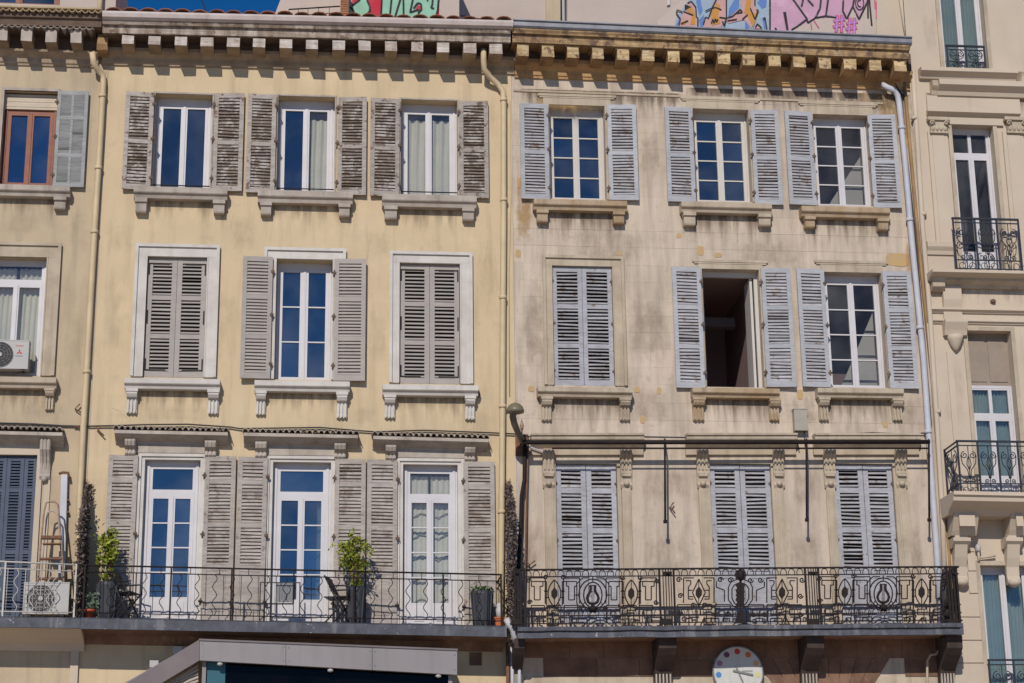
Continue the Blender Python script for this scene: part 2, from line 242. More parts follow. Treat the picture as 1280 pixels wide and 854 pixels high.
class MB:
    def __init__(s): s.v = []; s.f = []; s.sm = []

    def quadbox(s, p):                                   # eight corners: bottom four then top four, each ring in the same order
        b = len(s.v); s.v += [tuple(q) for q in p]
        for q in ((3, 2, 1, 0), (4, 5, 6, 7), (0, 1, 5, 4), (1, 2, 6, 5), (2, 3, 7, 6), (3, 0, 4, 7)): s.f.append([b + i for i in q]); s.sm.append(False)
        return s

    def box(s, x0, x1, y0, y1, z0, z1):
        return s.quadbox([(x0, y0, z0), (x1, y0, z0), (x1, y1, z0), (x0, y1, z0), (x0, y0, z1), (x1, y0, z1), (x1, y1, z1), (x0, y1, z1)])

    def prof(s, pts, x0, x1, dz0=0.0, dz1=0.0, ret0=0.0, ret1=0.0):
        """a moulding: the outline pts [(y, z)] run along x, its ends dz0 / dz1 higher; ends may be mitred"""
        b = len(s.v); n = len(pts)
        for (x, dz, k) in ((x0, dz0, -ret0), (x1, dz1, ret1)):
            for (y, z) in pts: s.v.append((x + k * (-y), y, z + dz))
        for i in range(n): j = (i + 1) % n; s.f.append([b + i, b + n + i, b + n + j, b + j]); s.sm.append(False)
        s.f.append([b + i for i in range(n)]); s.f.append([b + n + i for i in reversed(range(n))]); s.sm += [False, False]
        return s

    def poly(s, pts, y0, y1):                            # an outline in x, z run through y
        b = len(s.v); n = len(pts)
        for y in (y0, y1):
            for (x, z) in pts: s.v.append((x, y, z))
        for i in range(n): j = (i + 1) % n; s.f.append([b + i, b + j, b + n + j, b + n + i]); s.sm.append(False)
        s.f.append([b + i for i in reversed(range(n))]); s.f.append([b + n + i for i in range(n)]); s.sm += [False, False]
        return s

    def tube(s, pts, r, n=6, closed=False, r1=None):
        pts = [Vector(p) for p in pts]; m = len(pts); b = len(s.v)
        ref = None
        for i, p in enumerate(pts):
            if closed: t = pts[(i + 1) % m] - pts[i - 1]
            else: t = pts[min(i + 1, m - 1)] - pts[max(i - 1, 0)]
            t = t.normalized() if t.length > 1e-9 else Vector((0, 0, 1))
            if ref is None: ref = Vector((0, 1, 0)) if abs(t.y) < 0.9 else Vector((1, 0, 0))
            a = (ref - t * ref.dot(t)).normalized(); c = t.cross(a); ref = a
            rr = r if r1 is None else r + (r1 - r) * i / max(m - 1, 1)
            for k in range(n):
                w = 2 * math.pi * (k + 0.5) / n
                s.v.append(tuple(p + a * (math.cos(w) * rr) + c * (math.sin(w) * rr)))
        for i in range(m if closed else m - 1):
            j = (i + 1) % m
            for k in range(n): q = (k + 1) % n; s.f.append([b + i * n + k, b + i * n + q, b + j * n + q, b + j * n + k]); s.sm.append(n > 4)
        if not closed:
            s.f.append([b + k for k in reversed(range(n))]); s.f.append([b + (m - 1) * n + k for k in range(n)]); s.sm += [False, False]
        return s

    def lathe(s, c, prof, n=16):
        b = len(s.v); m = len(prof)
        for (r, z) in prof:
            for k in range(n): w = 2 * math.pi * k / n; s.v.append((c[0] + r * math.cos(w), c[1] + r * math.sin(w), c[2] + z))
        for i in range(m - 1):
            for k in range(n): q = (k + 1) % n; s.f.append([b + i * n + k, b + i * n + q, b + (i + 1) * n + q, b + (i + 1) * n + k]); s.sm.append(True)
        s.f.append([b + k for k in reversed(range(n))]); s.f.append([b + (m - 1) * n + k for k in range(n)]); s.sm += [False, False]
        return s

    def bar(s, a, c, w, y0, y1):                         # a flat bar between two (x, z) points
        d = Vector((c[0] - a[0], c[1] - a[1])); d = d.normalized() * (w / 2); nx, nz = -d.y, d.x
        return s.poly([(a[0] + nx, a[1] + nz), (a[0] - nx, a[1] - nz), (c[0] - nx, c[1] - nz), (c[0] + nx, c[1] + nz)], y0, y1)

    def mesh(s, name, m, origin=(0, 0, 0)):
        o = Vector(origin); me = bpy.data.meshes.new(name)
        me.from_pydata([(x - o.x, y - o.y, z - o.z) for (x, y, z) in s.v], [], s.f)
        for p, k in zip(me.polygons, s.sm): p.use_smooth = k
        me.materials.append(m); me.update(); return me

    def build(s, name, m, parent=None, origin=None, label=None, cat=None, group=None, kind=None, front=None):
        if origin is None:
            xs = [[v[i] for v in s.v] for i in range(3)]
            origin = ((min(xs[0]) + max(xs[0])) / 2, (min(xs[1]) + max(xs[1])) / 2, min(xs[2]))
        o = bpy.data.objects.new(name, s.mesh(name, m, origin)); link(o, parent, origin)
        if front:                                        # painted front face of another material
            o.data.materials.append(front)
            for p in o.data.polygons:
                if p.normal.y < -0.8: p.material_index = 1
        return tag(o, label, cat, group, kind)


def wobble(mb, amt, sc=3.0):                            # worn, uneven outline
    for i, (x, y, z) in enumerate(mb.v):
        q = Vector((x * sc, y * sc, z * sc)); mb.v[i] = (x + amt * noise.noise(q), y + amt * noise.noise(q + Vector((9, 1, 4))), z + amt * noise.noise(q + Vector((3, 8, 2))))
    return mb


def grime_mat(name, col, drip, strength):
    """dirt lying on a wall: runs that die out downwards, or blotches that die out to every side"""
    m = bpy.data.materials.new(name); m.use_nodes = True; nt = m.node_tree; n = nt.nodes; l = nt.links; n.remove(n["Principled BSDF"])
    tc = n.new("ShaderNodeTexCoord"); sp = n.new("ShaderNodeSeparateXYZ"); l.new(tc.outputs["Generated"], sp.inputs[0]); geo = n.new("ShaderNodeNewGeometry")
    mp = n.new("ShaderNodeMapping"); mp.inputs["Scale"].default_value = (7, 7, .7) if drip else (6.5, 6.5, 3.2); l.new(geo.outputs["Position"], mp.inputs[0])
    t = n.new("ShaderNodeTexNoise"); t.inputs["Scale"].default_value = 1; t.inputs["Detail"].default_value = 8; t.inputs["Roughness"].default_value = .62; l.new(mp.outputs[0], t.inputs["Vector"])

    def op(o, a, b=None, c=None):
        q = n.new("ShaderNodeMath"); q.operation = o
        for i, v in enumerate((a, b, c)):
            if v is None: continue
            if isinstance(v, (int, float)): q.inputs[i].default_value = v
            else: l.new(v, q.inputs[i])
        return q.outputs[0]

    def edge(v, w): return op('MINIMUM', op('MULTIPLY', op('MINIMUM', v, op('SUBTRACT', 1.0, v)), 1 / w), 1.0)
    if drip: f = op('MULTIPLY', op('POWER', sp.outputs["Z"], 1.3), edge(sp.outputs["X"], .06))
    else: f = op('MULTIPLY', edge(sp.outputs["X"], .3), edge(sp.outputs["Z"], .35))
    k = n.new("ShaderNodeMapRange"); k.inputs["From Min"].default_value = .62 if drip else .66; k.inputs["From Max"].default_value = .86 if drip else 1.12
    l.new(op('ADD', t.outputs["Fac"], op('MULTIPLY', f, .34)), k.inputs["Value"])
    fac = op('MULTIPLY', op('MULTIPLY', k.outputs[0], f), strength)
    fac = op('MINIMUM', fac, .9)
    tr = n.new("ShaderNodeBsdfTransparent"); df = n.new("ShaderNodeBsdfDiffuse"); df.inputs[0].default_value = (*col, 1); mx = n.new("ShaderNodeMixShader")
    l.new(fac, mx.inputs[0]); l.new(tr.outputs[0], mx.inputs[1]); l.new(df.outputs[0], mx.inputs[2]); l.new(mx.outputs[0], n["Material Output"].inputs[0])
    return m


DRIP_B = grime_mat("brown_dirt_runs", (0.17, 0.125, 0.09), True, .85); DRIP_Y = grime_mat("pale_dirt_runs", (0.26, 0.20, 0.14), True, .8); BLOT_B = grime_mat("grey_brown_damp", (0.29, 0.225, 0.165), False, .42); BLOT_Y = grime_mat("faint_damp", (0.36, 0.28, 0.19), False, .22)
BLOT_O = grime_mat("orange_rust_bloom", (0.44, 0.275, 0.12), False, 1.0)


def grime(house, m, l, r, t, b, d=.006, name="dirt_stain"):
    x0, x1, z0, z1 = rect(l, r, t, b, d); q = MB(); q.v = [(x0, -d, z0), (x1, -d, z0), (x1, -d, z1), (x0, -d, z1)]; q.f = [[0, 1, 2, 3]]; q.sm = [False]
    return q.build(name, m, house)


# ------------------------------------------------------------------ ground (below the picture)
mb = MB(); mb.box(-400, 400, -1500, -5.0, -0.3, 0.0)
mb.build("road", mat("pale_quay_paving", (0.50, 0.41, 0.32), (0.44, 0.36, 0.28), 2, 0.9), kind="structure")
mb = MB(); mb.box(-400, 400, -5.0, 60, -0.3, 0.13)
mb.build("pavement", mat("pavement_slabs", (0.50, 0.41, 0.32), (0.44, 0.36, 0.28), 2, 0.9), kind="structure")
mb = MB(); mb.box(-400, 400, -5.25, -5.004, -0.3, 0.16)
mb.build("kerb", mat("kerb_granite", (0.3, 0.29, 0.28), None, 4, 0.85), kind="structure")

# ------------------------------------------------------------------ the four houses
yb0, yb1 = U(118, 430).x, U(640, 430).x
house_left = empty("left_house", (U(40, 430).x, 0, 0.13), "greyed yellow house at the left edge with red-brown window, blue shutters and air conditioner", "building")
house_yel = empty("yellow_house", ((yb0 + yb1) / 2, 0, 0.13), "pale yellow plaster house with taupe louvred shutters and white wavy-barred balcony doors", "building")
house_bei = empty("stone_house", (U(900, 430).x, 0, 0.13), "beige stone house with pale blue-grey shutters and ornate black balcony railing", "building")
house_cre = empty("cream_house", (U(1210, 430).x, 0, 0.13), "cream corner house with pilasters and scrolled iron balconies beside the stone house", "building")


def wall_sheet(name, m, parent, x0, x1, z0, z1, holes, y=0.0, reveal=0.30, label=None):
    xs = sorted({x0, x1, *[min(max(h[i], x0), x1) for h in holes for i in (0, 1)]}); zs = sorted({z0, z1, *[min(max(h[i], z0), z1) for h in holes for i in (2, 3)]})
    mb = MB(); idx = {}

    def vid(i, j):
        if (i, j) not in idx: idx[i, j] = len(mb.v); mb.v.append((xs[i], y, zs[j]))
        return idx[i, j]
    for i in range(len(xs) - 1):
        for j in range(len(zs) - 1):
            cx, cz = (xs[i] + xs[i + 1]) / 2, (zs[j] + zs[j + 1]) / 2
            if any(h[0] < cx < h[1] and h[2] < cz < h[3] for h in holes): continue
            mb.f.append([vid(i, j), vid(i + 1, j), vid(i + 1, j + 1), vid(i, j + 1)]); mb.sm.append(False)
    for h in holes:
        a, b, c, d = max(h[0], x0), min(h[1], x1), h[2], h[3]; k = len(mb.v); yy = y + reveal
        mb.v += [(a, y, c), (b, y, c), (b, y, d), (a, y, d), (a, yy, c), (b, yy, c), (b, yy, d), (a, yy, d)]
        for q in ((0, 4, 5, 1), (1, 5, 6, 2), (2, 6, 7, 3), (3, 7, 4, 0)): mb.f.append([k + i for i in q]); mb.sm.append(False)
    return mb.build(name, m, parent, label=label)


def room(parent, h, depth=1.6, m=ROOM, y=0.30):
    mb = MB(); a, b, c, d = h; mb.v = [(a, y, c), (b, y, c), (b, y, d), (a, y, d), (a, y + depth, c), (b, y + depth, c), (b, y + depth, d), (a, y + depth, d)]
    mb.f = [[0, 1, 5, 4], [1, 2, 6, 5], [2, 3, 7, 6], [3, 0, 4, 7], [4, 5, 6, 7]]; mb.sm = [False] * 5
    return mb.build("room_interior", m, parent)


def curtain(parent, x0, x1, z0, z1, y, m=CURT, folds=5, amp=0.022, gather=0.0, name="curtain"):
    mb = MB(); n = folds * 8; rows = 8; ph = random.random() * 6
    for j in range(rows + 1):
        z = z0 + (z1 - z0) * j / rows; g = gather * math.sin(math.pi * (1 - j / rows) * 0.8)
        for i in range(n + 1):
            t = i / n; x = x0 + (x1 - x0) * (t * (1 - g)); w = math.sin(t * folds * 2 * math.pi + ph + 0.5 * math.sin(j * 0.6)) + 0.4 * math.sin(t * folds * 5.1 + ph)
            mb.v.append((x, y + amp * w, z))
    for j in range(rows):
        for i in range(n): a = j * (n + 1) + i; mb.f.append([a, a + 1, a + n + 2, a + n + 1]); mb.sm.append(True)
    return mb.build(name, m, parent)


def pane(parent, x0, x1, z0, z1, y, g):
    mb = MB(); mb.box(x0, x1, y, y + 0.006, z0, z1)
    return mb.build("pane", g, parent)


def casement(house, h, y=0.16, rows=1, top=0.0, fw=0.075, sw=0.06, cw=0.06, m=WHITE, g=GLASS, gtop=None, kick=0.0, mun=0.022, bottom=0.05, head=0.10, g2=None, tcols=1, sill_bar=False):
    """a two-leaf window or glazed door in the hole h; top: height of a fixed light above; returns the window and its two leaf openings"""
    a, b, c, d = h; mb = MB(); t = 0.055
    mb.box(a, a + fw, y, y + t + 0.02, c, d); mb.box(b - fw, b, y, y + t + 0.02, c, d)
    mb.box(a + fw, b - fw, y + .002, y + t + 0.018, d - head, d); mb.box(a + fw, b - fw, y + .002, y + t + 0.018, c, c + bottom)
    mb.box(a + fw * .35, a + fw * .8, y - .016, y, c + .01, d - .01); mb.box(b - fw * .8, b - fw * .35, y - .016, y, c + .01, d - .01)   # moulded edge
    ztop = d - head
    if top:
        zt = ztop - top
        mb.box(a + fw, b - fw, y - .004, y + t + 0.018, zt - 0.07, zt)
    w = mb.build("window", m, house)
    if top:
        n = tcols
        for k in range(n):
            xa = a + fw + (b - a - 2 * fw) * k / n; xb = a + fw + (b - a - 2 * fw) * (k + 1) / n
            q = MB(); q.box(xa, xa + sw * .6, y + .004, y + t, zt, ztop); q.box(xb - sw * .6, xb, y + .004, y + t, zt, ztop); q.box(xa + sw * .6, xb - sw * .6, y + .006, y + t - .002, ztop - sw * .6, ztop); q.box(xa + sw * .6, xb - sw * .6, y + .006, y + t - .002, zt, zt + sw * .6)
            q.build("transom_light", m, w)
            pane(w, xa + sw * .6, xb - sw * .6, zt + sw * .6, ztop - sw * .6, y + 0.03, gtop or g)
        ztop = zt - 0.07
    mid = (a + b) / 2; zb = c + bottom
    leafs = []
    for s, (xa, xb) in enumerate(((a + fw, mid - 0.001), (mid + 0.001, b - fw))):
        q = MB(); l_, r_ = (sw, cw) if s == 0 else (cw, sw)
        q.box(xa, xa + l_, y - .006, y + t - .01, zb, ztop); q.box(xb - r_, xb, y - .006, y + t - .01, zb, ztop)
        kb = zb + sw * 0.9 + kick
        q.box(xa + l_, xb - r_, y - .004, y + t - .012, zb, kb); q.box(xa + l_, xb - r_, y - .004, y + t - .012, ztop - sw * .8, ztop)
        if kick: q.box(xa + l_ + .05, xb - r_ - .05, y - .014, y - .004, zb + .07, kb - .07)
        if s == 1: q.box(xa - .02, xa + .025, y - .02, y - .006, zb, ztop)             # cover strip
        zz0, zz1 = kb, ztop - sw * .8; hgt = (zz1 - zz0) / rows
        for k in range(1, rows): q.box(xa + l_, xb - r_, y + .002, y + t - .014, zz0 + hgt * k - mun / 2, zz0 + hgt * k + mun / 2)
        sash = q.build("casement_leaf", m, house if False else w)
        for k in range(rows): pane(w, xa + l_, xb - r_, zz0 + hgt * k + (mun / 2 if k else 0), zz0 + hgt * (k + 1) - (mun / 2 if k < rows - 1 else 0), y + 0.024, (g2 if g2 and s == 1 else g))
        leafs.append((xa + l_, xb - r_, zz0, zz1))
    if sill_bar:
        q = MB(); q.tube([(a, y - .10, c + .10), (b, y - .10, c + .10)], 0.011); q.build("guard_bar", IRON, w)
    return w, leafs


SLATS = {}; LOOSE = {}; BUDGET = {}


def slat_mesh(w, m, style):
    k = (round(w, 2), m.name, style)
    if k not in SLATS:
        mb = MB(); ww = k[0] / 2; hw, ht = (0.034, 0.0065)
        mb.v = [(-ww, -hw, -ht), (ww, -hw, -ht), (ww, hw, -ht), (-ww, hw, -ht), (-ww, -hw, ht * .3), (ww, -hw, ht * .3), (ww, hw, ht), (-ww, hw, ht)]
        mb.f = [[3, 2, 1, 0], [4, 5, 6, 7], [0, 1, 5, 4], [1, 2, 6, 5], [2, 3, 7, 6], [3, 0, 4, 7]]; mb.sm = [False] * 6
        SLATS[k] = mb.mesh("slat", m)
    return SLATS[k]


def shutter(house, x0, x1, z0, z1, hinge, m, y=-0.075, secs=(0.5,), solid=0.0, tilt=38, pitch=0.058, ang=0.0, stile=0.075, rail=0.085, jit=2.0, cols=1, straps=False, wear=0.004, name="shutter", hooks=True, sm=None):
    """one louvred leaf; hinge: 'l' or 'r'; secs: where the middle rails lie; solid: share at the foot that is a flat panel"""
    w, h = x1 - x0, z1 - z0; ox = x0 if hinge == 'l' else x1; off = 0.0 if hinge == 'l' else -w
    q = MB(); T = 0.04
    q.box(off, off + stile, 0, T, 0, h); q.box(off + w - stile, off + w, 0, T, 0, h)
    cuts = [0.0] + sorted(secs) + [1.0]; zz = []
    lo = h * solid
    q.box(off + stile, off + w - stile, .003, T - .003, h - rail, h)
    q.box(off + stile, off + w - stile, .003, T - .003, lo if solid else 0.0, (lo if solid else 0.0) + rail * 1.15)
    if solid:
        q.box(off + stile, off + w - stile, .012, T - .01, 0.0, lo); q.box(off + stile, off + w - stile, .003, .0119, 0.0, rail * 1.2)
        q.box(off + stile + .05, off + w - stile - .05, .004, .0118, rail * 1.2 + .06, lo - .06)
    if cols == 2: q.box(off + w / 2 - stile * .35, off + w / 2 + stile * .35, .002, T - .002, lo + rail * 1.15, h - rail)
    base, span = lo, h - lo
    for c in secs: q.box(off + stile, off + w - stile, .003, T - .003, base + span * c - rail * .45, base + span * c + rail * .45)
    wobble(q, wear, 2.0)
    o = bpy.data.objects.new(name, q.mesh(name, m)); link(o, house, (ox, y, z0)); o.rotation_euler.z = ang
    for a, b in zip(cuts[:-1], cuts[1:]):
        s0 = base + span * a + (rail * .45 if a > 0 else rail * 1.15); s1 = base + span * b - (rail * .45 if b < 1 else rail)
        n = max(1, int(round((s1 - s0) / pitch)))
        for i in range(n):
            zc = s0 + (s1 - s0) * (i + 0.5) / n
            for cc in range(cols):
                iw = (w - 2 * stile) / cols; xc = off + stile + iw * (cc + 0.5)
                rx = R(tilt + random.gauss(0, jit)); ry = R(random.gauss(0, jit * 0.35))
                if random.random() < 0.015 * jit: rx += R(random.choice((-25, 14)))
                me = slat_mesh(iw + 0.005, sm or m, 0)
                BUDGET[house.name] = BUDGET.get(house.name, 0) + 1
                if BUDGET[house.name] <= 300:
                    s = bpy.data.objects.new("slat", me); COL.objects.link(s); s.parent = o; s.location = (xc, T / 2, zc); s.rotation_euler = (rx, ry, 0)
                else:
                    L = LOOSE.setdefault((house.name, (sm or m).name), (MB(), sm or m, house)); MX = Matrix.Translation((ox, y, z0)) @ Matrix.Rotation(ang, 4, 'Z') @ Matrix.Translation((xc, T / 2, zc)) @ Matrix.Rotation(ry, 4, 'Y') @ Matrix.Rotation(rx, 4, 'X')
                    b0 = len(L[0].v); L[0].v += [tuple(MX @ v.co) for v in me.vertices]
                    for p in me.polygons: L[0].f.append([b0 + i for i in p.vertices]); L[0].sm.append(False)
    if straps:                                           # black iron corner straps and hinges
        hx = off if hinge == 'l' else off + w; sg = 1 if hinge == 'l' else -1; mm = lambda p_, q_: (min(p_, q_), max(p_, q_))
        for zc, up in ((h - 0.10, -1), (0.12, 1), (h * .5 - .12, 0)):
            e = MB(); xa, xb = mm(hx + sg * .012, hx + sg * .034)
            if up: xc, xd = mm(hx + sg * .012, hx + sg * .36); za, zb = mm(zc - up * .011, zc + up * .2); e.poly([(hx + sg * .012, zc - up * .011), (hx + sg * .36, zc - up * .011), (hx + sg * .36, zc + up * .011), (hx + sg * .034, zc + up * .011), (hx + sg * .034, zc + up * .2), (hx + sg * .012, zc + up * .2)], -.008, -.001)
            else: e.box(xa, xb, -.008, -.001, zc, zc + .24)
            s = bpy.data.objects.new("hinge_strap", e.mesh("hinge_strap", IRON)); COL.objects.link(s); s.parent = o
    if hooks:
        for zc in (h * 0.12, h * 0.52, h * 0.88):
            e = MB(); e.tube([(0, 0, -.05), (0, 0, .05)], .012, 6); e.box(-.035, .03, -.006, .006, -.02, .02)
            s = bpy.data.objects.new("hinge", e.mesh("hinge", WOODD)); COL.objects.link(s); s.parent = o; s.location = (-.005 if hinge == 'l' else .005, -.006, zc)
    return o


def flush_slats():
    for (mb, m, house) in LOOSE.values(): mb.build("slats", m, house, kind="stuff")


def sill(house, l, r, t, b, brackets, m, dep=0.22, bb=None, fancy=False, bdep=0.17):
    x0, x1, z0, z1 = rect(l, r, t, b, dep)
    za = U(l, (t + b) / 2, dep).z
    h = z1 - z0
    q = MB(); q.prof([(0.0, z0), (-dep + .07, z0), (-dep + .05, z0 + h * .3), (-dep + .01, z0 + h * .42), (-dep, z0 + h * .5), (-dep, z1), (0.0, z1 + .012)], x0, x1)
    wobble(q, 0.006, 4)
    s = q.build("window_sill", m, house)
    for (bl, br, bbot) in brackets:
        bx0, bx1, bz0, _ = rect(bl, br, b, bbot, bdep * .8)
        q = MB(); H = z0 - bz0
        if fancy:
            q.prof([(0, bz0), (-.05, bz0), (-.055, bz0 + H * .12), (-.045, bz0 + H * .16), (-.06, bz0 + H * .5), (-.075, bz0 + H * .62), (-bdep * .8, bz0 + H * .66), (-bdep, bz0 + H * .78), (-bdep, z0), (0, z0)], bx0, bx1)
            n = 3
            for k in range(n): xx = bx0 + (bx1 - bx0) * (k + .5) / n; q.box(xx - .012, xx + .012, -.085, -.05, bz0 + H * .02, bz0 + H * .6)
            q.box(bx0 - .014, bx1 + .014, -bdep - .014, 0, z0 - H * .13, z0 - .002)
        else:
            q.prof([(0, bz0), (-bdep * .72, bz0), (-bdep * .8, bz0 + H * .1), (-bdep * .86, z0 - H * .35), (-bdep, z0 - H * .3), (-bdep, z0), (0, z0)], bx0, bx1)
            q.box(bx0 - .012, bx1 + .012, -bdep - .01, 0, z0 - H * .3, z0 - .002)
        wobble(q, .004, 6)
        q.build("sill_bracket", m, s)
    return s


def surround(house, h, outer, m, dep=0.05, name="window_surround", bottom=None):
    a, b, c, d = h; A, B, Cc, D = outer; q = MB(); mw = (a - A)
    for (x0, x1) in ((A, a), (b, B)):
        q.box(x0, x1, -dep, 0, c, d)
    q.box(A, B, -dep - .002, 0, d, D)
    # raised outer bead and lip
    bw = min(.045, abs(mw) * .35)
    q.box(A - .008, A + bw, -dep - .035, -dep, c, D + .008); q.box(B - bw, B + .008, -dep - .035, -dep, c, D + .008); q.box(A + bw, B - bw, -dep - .035, -dep - .002, D - bw, D + .008)
    iw = .02
    q.box(a - iw, a + .002, -dep - .012, -dep, c, d + iw); q.box(b - .002, b + iw, -dep - .012, -dep, c, d + iw)
    return q.build(name, m, house)


def block_label(o, t): o["label"] = t; return o


def tile_row(house_part, l, r, py_l, py_r, d0, n, m, dep=0.28, back=0.0, rise=0.055, name="roof_tile", invert=False, slope=0.10):
    """a row of half-round tiles seen end on, along the line (l, py_l)-(r, py_r)"""
    p0, p1 = U(l, py_l, d0), U(r, py_r, d0); w = (p1.x - p0.x) / n
    mb = MB(); K = 6; th = 0.014
    sg = -1 if invert else 1
    for y, dz in ((0.0, 0.0), (dep, dep * slope)):
        for rr, rs in ((w * .5, rise), (w * .5 - th * .8, rise - th)):
            for k in range(K + 1): a = math.pi * k / K; mb.v.append((-math.cos(a) * rr, y, sg * math.sin(a) * rs + dz))
    N = K + 1
    for k in range(K):
        mb.f += [[k, k + 1, N + k + 1, N + k], [2 * N + k, 3 * N + k, 3 * N + k + 1, 2 * N + k + 1], [k, 2 * N + k, 2 * N + k + 1, k + 1], [N + k, N + k + 1, 3 * N + k + 1, 3 * N + k]]; mb.sm += [False, False, True, True]
    mb.f += [[0, N, 3 * N, 2 * N], [K, 2 * N + K, 3 * N + K, N + K]]; mb.sm += [False, False]
    me = mb.mesh(name, m)
    for i in range(n):
        t = (i + .5) / n; p = p0.lerp(p1, t)
        o = bpy.data.objects.new(name, me); link(o, house_part, (p.x, p.y + random.uniform(-.012, .012), p.z + random.uniform(-.005, .005))); o.rotation_euler = (0, R(random.uniform(-4, 4)), R(random.uniform(-2, 2)))


# ---------- measured openings: (left, right, top, bottom) of the hole in the photograph
Y_TOP = [dict(o=(192, 264, 118, 236), L=(155, 190.5, 115.5, 237), Rr=(266.5, 304, 117, 239), s=(167, 284, 234, 247), b=((169.5, 183, 265), (267, 280.5, 266))),
         dict(o=(346.5, 418, 121, 240), L=(308.5, 344.5, 118, 241), Rr=(422, 458, 122, 244), s=(322, 441, 238.5, 252), b=((326, 339, 268), (424, 437, 270))),
         dict(o=(501, 572, 125.5, 244), L=(463, 499.5, 123.5, 245.5), Rr=(574, 610.5, 127, 248), s=(478, 596, 243.5, 257), b=((481, 496, 273), (578.5, 592, 275)))]
Y_MID = [dict(o=(181.5, 257, 322, 472), su=(167, 272, 307.5, 472), s=(155.5, 275, 473, 485), b=((158, 171, 515), (260, 273, 516))),
         dict(o=(344, 415, 325, 475), L=(302, 339.5, 322, 474), Rr=(417.5, 456.7, 325, 477), su=(329, 431, 312, 475), s=(318, 437, 476, 488), b=((320, 332, 517), (421, 434, 521))),
         dict(o=(499, 575, 330, 480), su=(487, 590, 317, 480), s=(478.5, 598, 481, 493), b=((481, 494, 521), (582, 594, 523)))]
Y_DOOR = [dict(o=(172.5, 252, 571, 776), L=(131, 168.5, 569, 776), Rr=(253.5, 292.5, 570.5, 777), p=(141.5, 286, 532.5, 535.5), b=((156, 169, 548, 569), (256, 270, 550, 571))),
          dict(o=(334.5, 417, 574, 779), L=(295, 332.5, 571.5, 778), Rr=(417.5, 456.5, 574, 780), p=(303, 449, 536, 539), b=((319, 333, 552, 572), (418, 432, 553, 573))),
          dict(o=(499, 577, 577, 783), L=(458, 496.5, 575, 782), Rr=(580, 619, 577.5, 784), p=(465, 612, 540, 544), b=((482, 495, 555, 575), (581, 594, 556, 576)))]
B_TOP = [dict(o=(687, 757, 132, 249), L=(650.5, 686, 130, 249), Rr=(760, 796.5, 131.5, 250.5), s=(667.5, 784, 250, 261.5), b=((671.5, 684.5, 277), (767, 780, 279)), li=(672, 770, 118, 131)),
         dict(o=(868, 938, 137, 252), L=(832.5, 867.5, 134.5, 252.5), Rr=(940.5, 975.5, 138, 256), s=(852, 965, 253, 264.5), b=((855, 869, 281), (948.5, 963, 282)), li=(851, 950, 122, 135)),
         dict(o=(1019, 1089, 144, 257), L=(983, 1017.5, 140, 256.5), Rr=(1088, 1122.5, 144, 260), s=(1002.5, 1112.5, 258.5, 270), b=((1006.5, 1018.5, 284), (1097.5, 1110, 287)), li=(998, 1097, 128, 140))]
B_MID = [dict(o=(691, 767, 333, 482), s=(672.5, 791, 484, 495), b=((677.5, 690, 524), (775.5, 788, 524)), li=(679.5, 781, 321, 482)),
         dict(o=(880, 952, 337, 484), L=(842.5, 878.5, 334.5, 485), Rr=(954.5, 991, 336, 484), s=(866, 975, 485, 496), b=((867, 881, 524), (963, 975, 524)), li=(866, 960, 325, 337)),
         dict(o=(1034, 1106, 341, 484.5), L=(999, 1034, 337, 484), Rr=(1107.5, 1142.5, 340, 486), s=(1022.5, 1130, 485.5, 496), b=((1025, 1037, 524), (1117, 1129, 524)), li=(1018.5, 1110, 326, 339))]
B_DOOR = [dict(o=(696, 773.5, 580, 781), c=((679, 693), (776, 790)), k=(664, 805, 543, 560)), dict(o=(890.5, 968, 580, 780), c=((872, 885.5), (967.5, 980.5)), k=(858, 996, 543, 560)),
          dict(o=(1047.5, 1122, 580, 779), c=((1031, 1045), (1120.5, 1134)), k=(1018, 1150, 543, 560))]


def holes_of(*rows): return [rect(*w["o"]) for row in rows for w in row]


# ================================================================== YELLOW HOUSE
H = house_yel
XL, XR = yb0, U(643.2, 430).x
ZT = U(380, 66).z
wall_sheet("wall", YEL, H, XL, XR, 0.13, ZT + .3, holes_of(Y_TOP, Y_MID, Y_DOOR))
# cornice: frieze, soffit, fascia, gutter, corbels
px0, px1 = 127, 643
def zline(xa, ya, xb, yb, d): return U(xa, ya, d), U(xb, yb, d)
a, b = zline(px0, 80, px1, 92, 0.06)
fr = MB(); z0, z1 = a.z, b.z
top_a, top_b = U(px0, 46, .40).z, U(px1, 60, .40).z
hh = .26
fr.prof([(0, 0), (-.035, 0), (-.04, .03), (-.06, .045), (-.065, .12), (-.12, .16), (-.19, .20), (-.20, hh), (0, hh)], a.x, b.x, z0, z1)
cor = fr.build("cornice", FRIEZE, H)
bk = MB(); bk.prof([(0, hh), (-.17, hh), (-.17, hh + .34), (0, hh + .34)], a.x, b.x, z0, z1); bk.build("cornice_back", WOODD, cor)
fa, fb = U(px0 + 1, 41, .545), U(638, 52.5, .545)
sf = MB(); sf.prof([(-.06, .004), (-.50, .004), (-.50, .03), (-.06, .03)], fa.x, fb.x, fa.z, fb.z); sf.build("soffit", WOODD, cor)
fz = MB(); fz.prof([(-.49, -.004), (-.545, -.004), (-.55, .135), (-.49, .135)], fa.x, fb.x, fa.z, fb.z); wobble(fz, .006, 2).build("fascia_board", WOODF, cor)
fz = MB(); fz.prof([(-.49, .138), (-.605, .138), (-.63, .20), (-.49, .20)], fa.x, fb.x, fa.z, fb.z); fz.build("fascia_moulding", WOODF, cor)
g = MB(); g.prof([(-.55, .204), (-.64, .204), (-.70, .235), (-.72, .30), (-.72, .335), (-.702, .335), (-.702, .31), (-.57, .31), (-.55, .34)], fa.x, U(641, 40, .6).x, fa.z, fb.z); g.build("gutter", GUTTER, H)
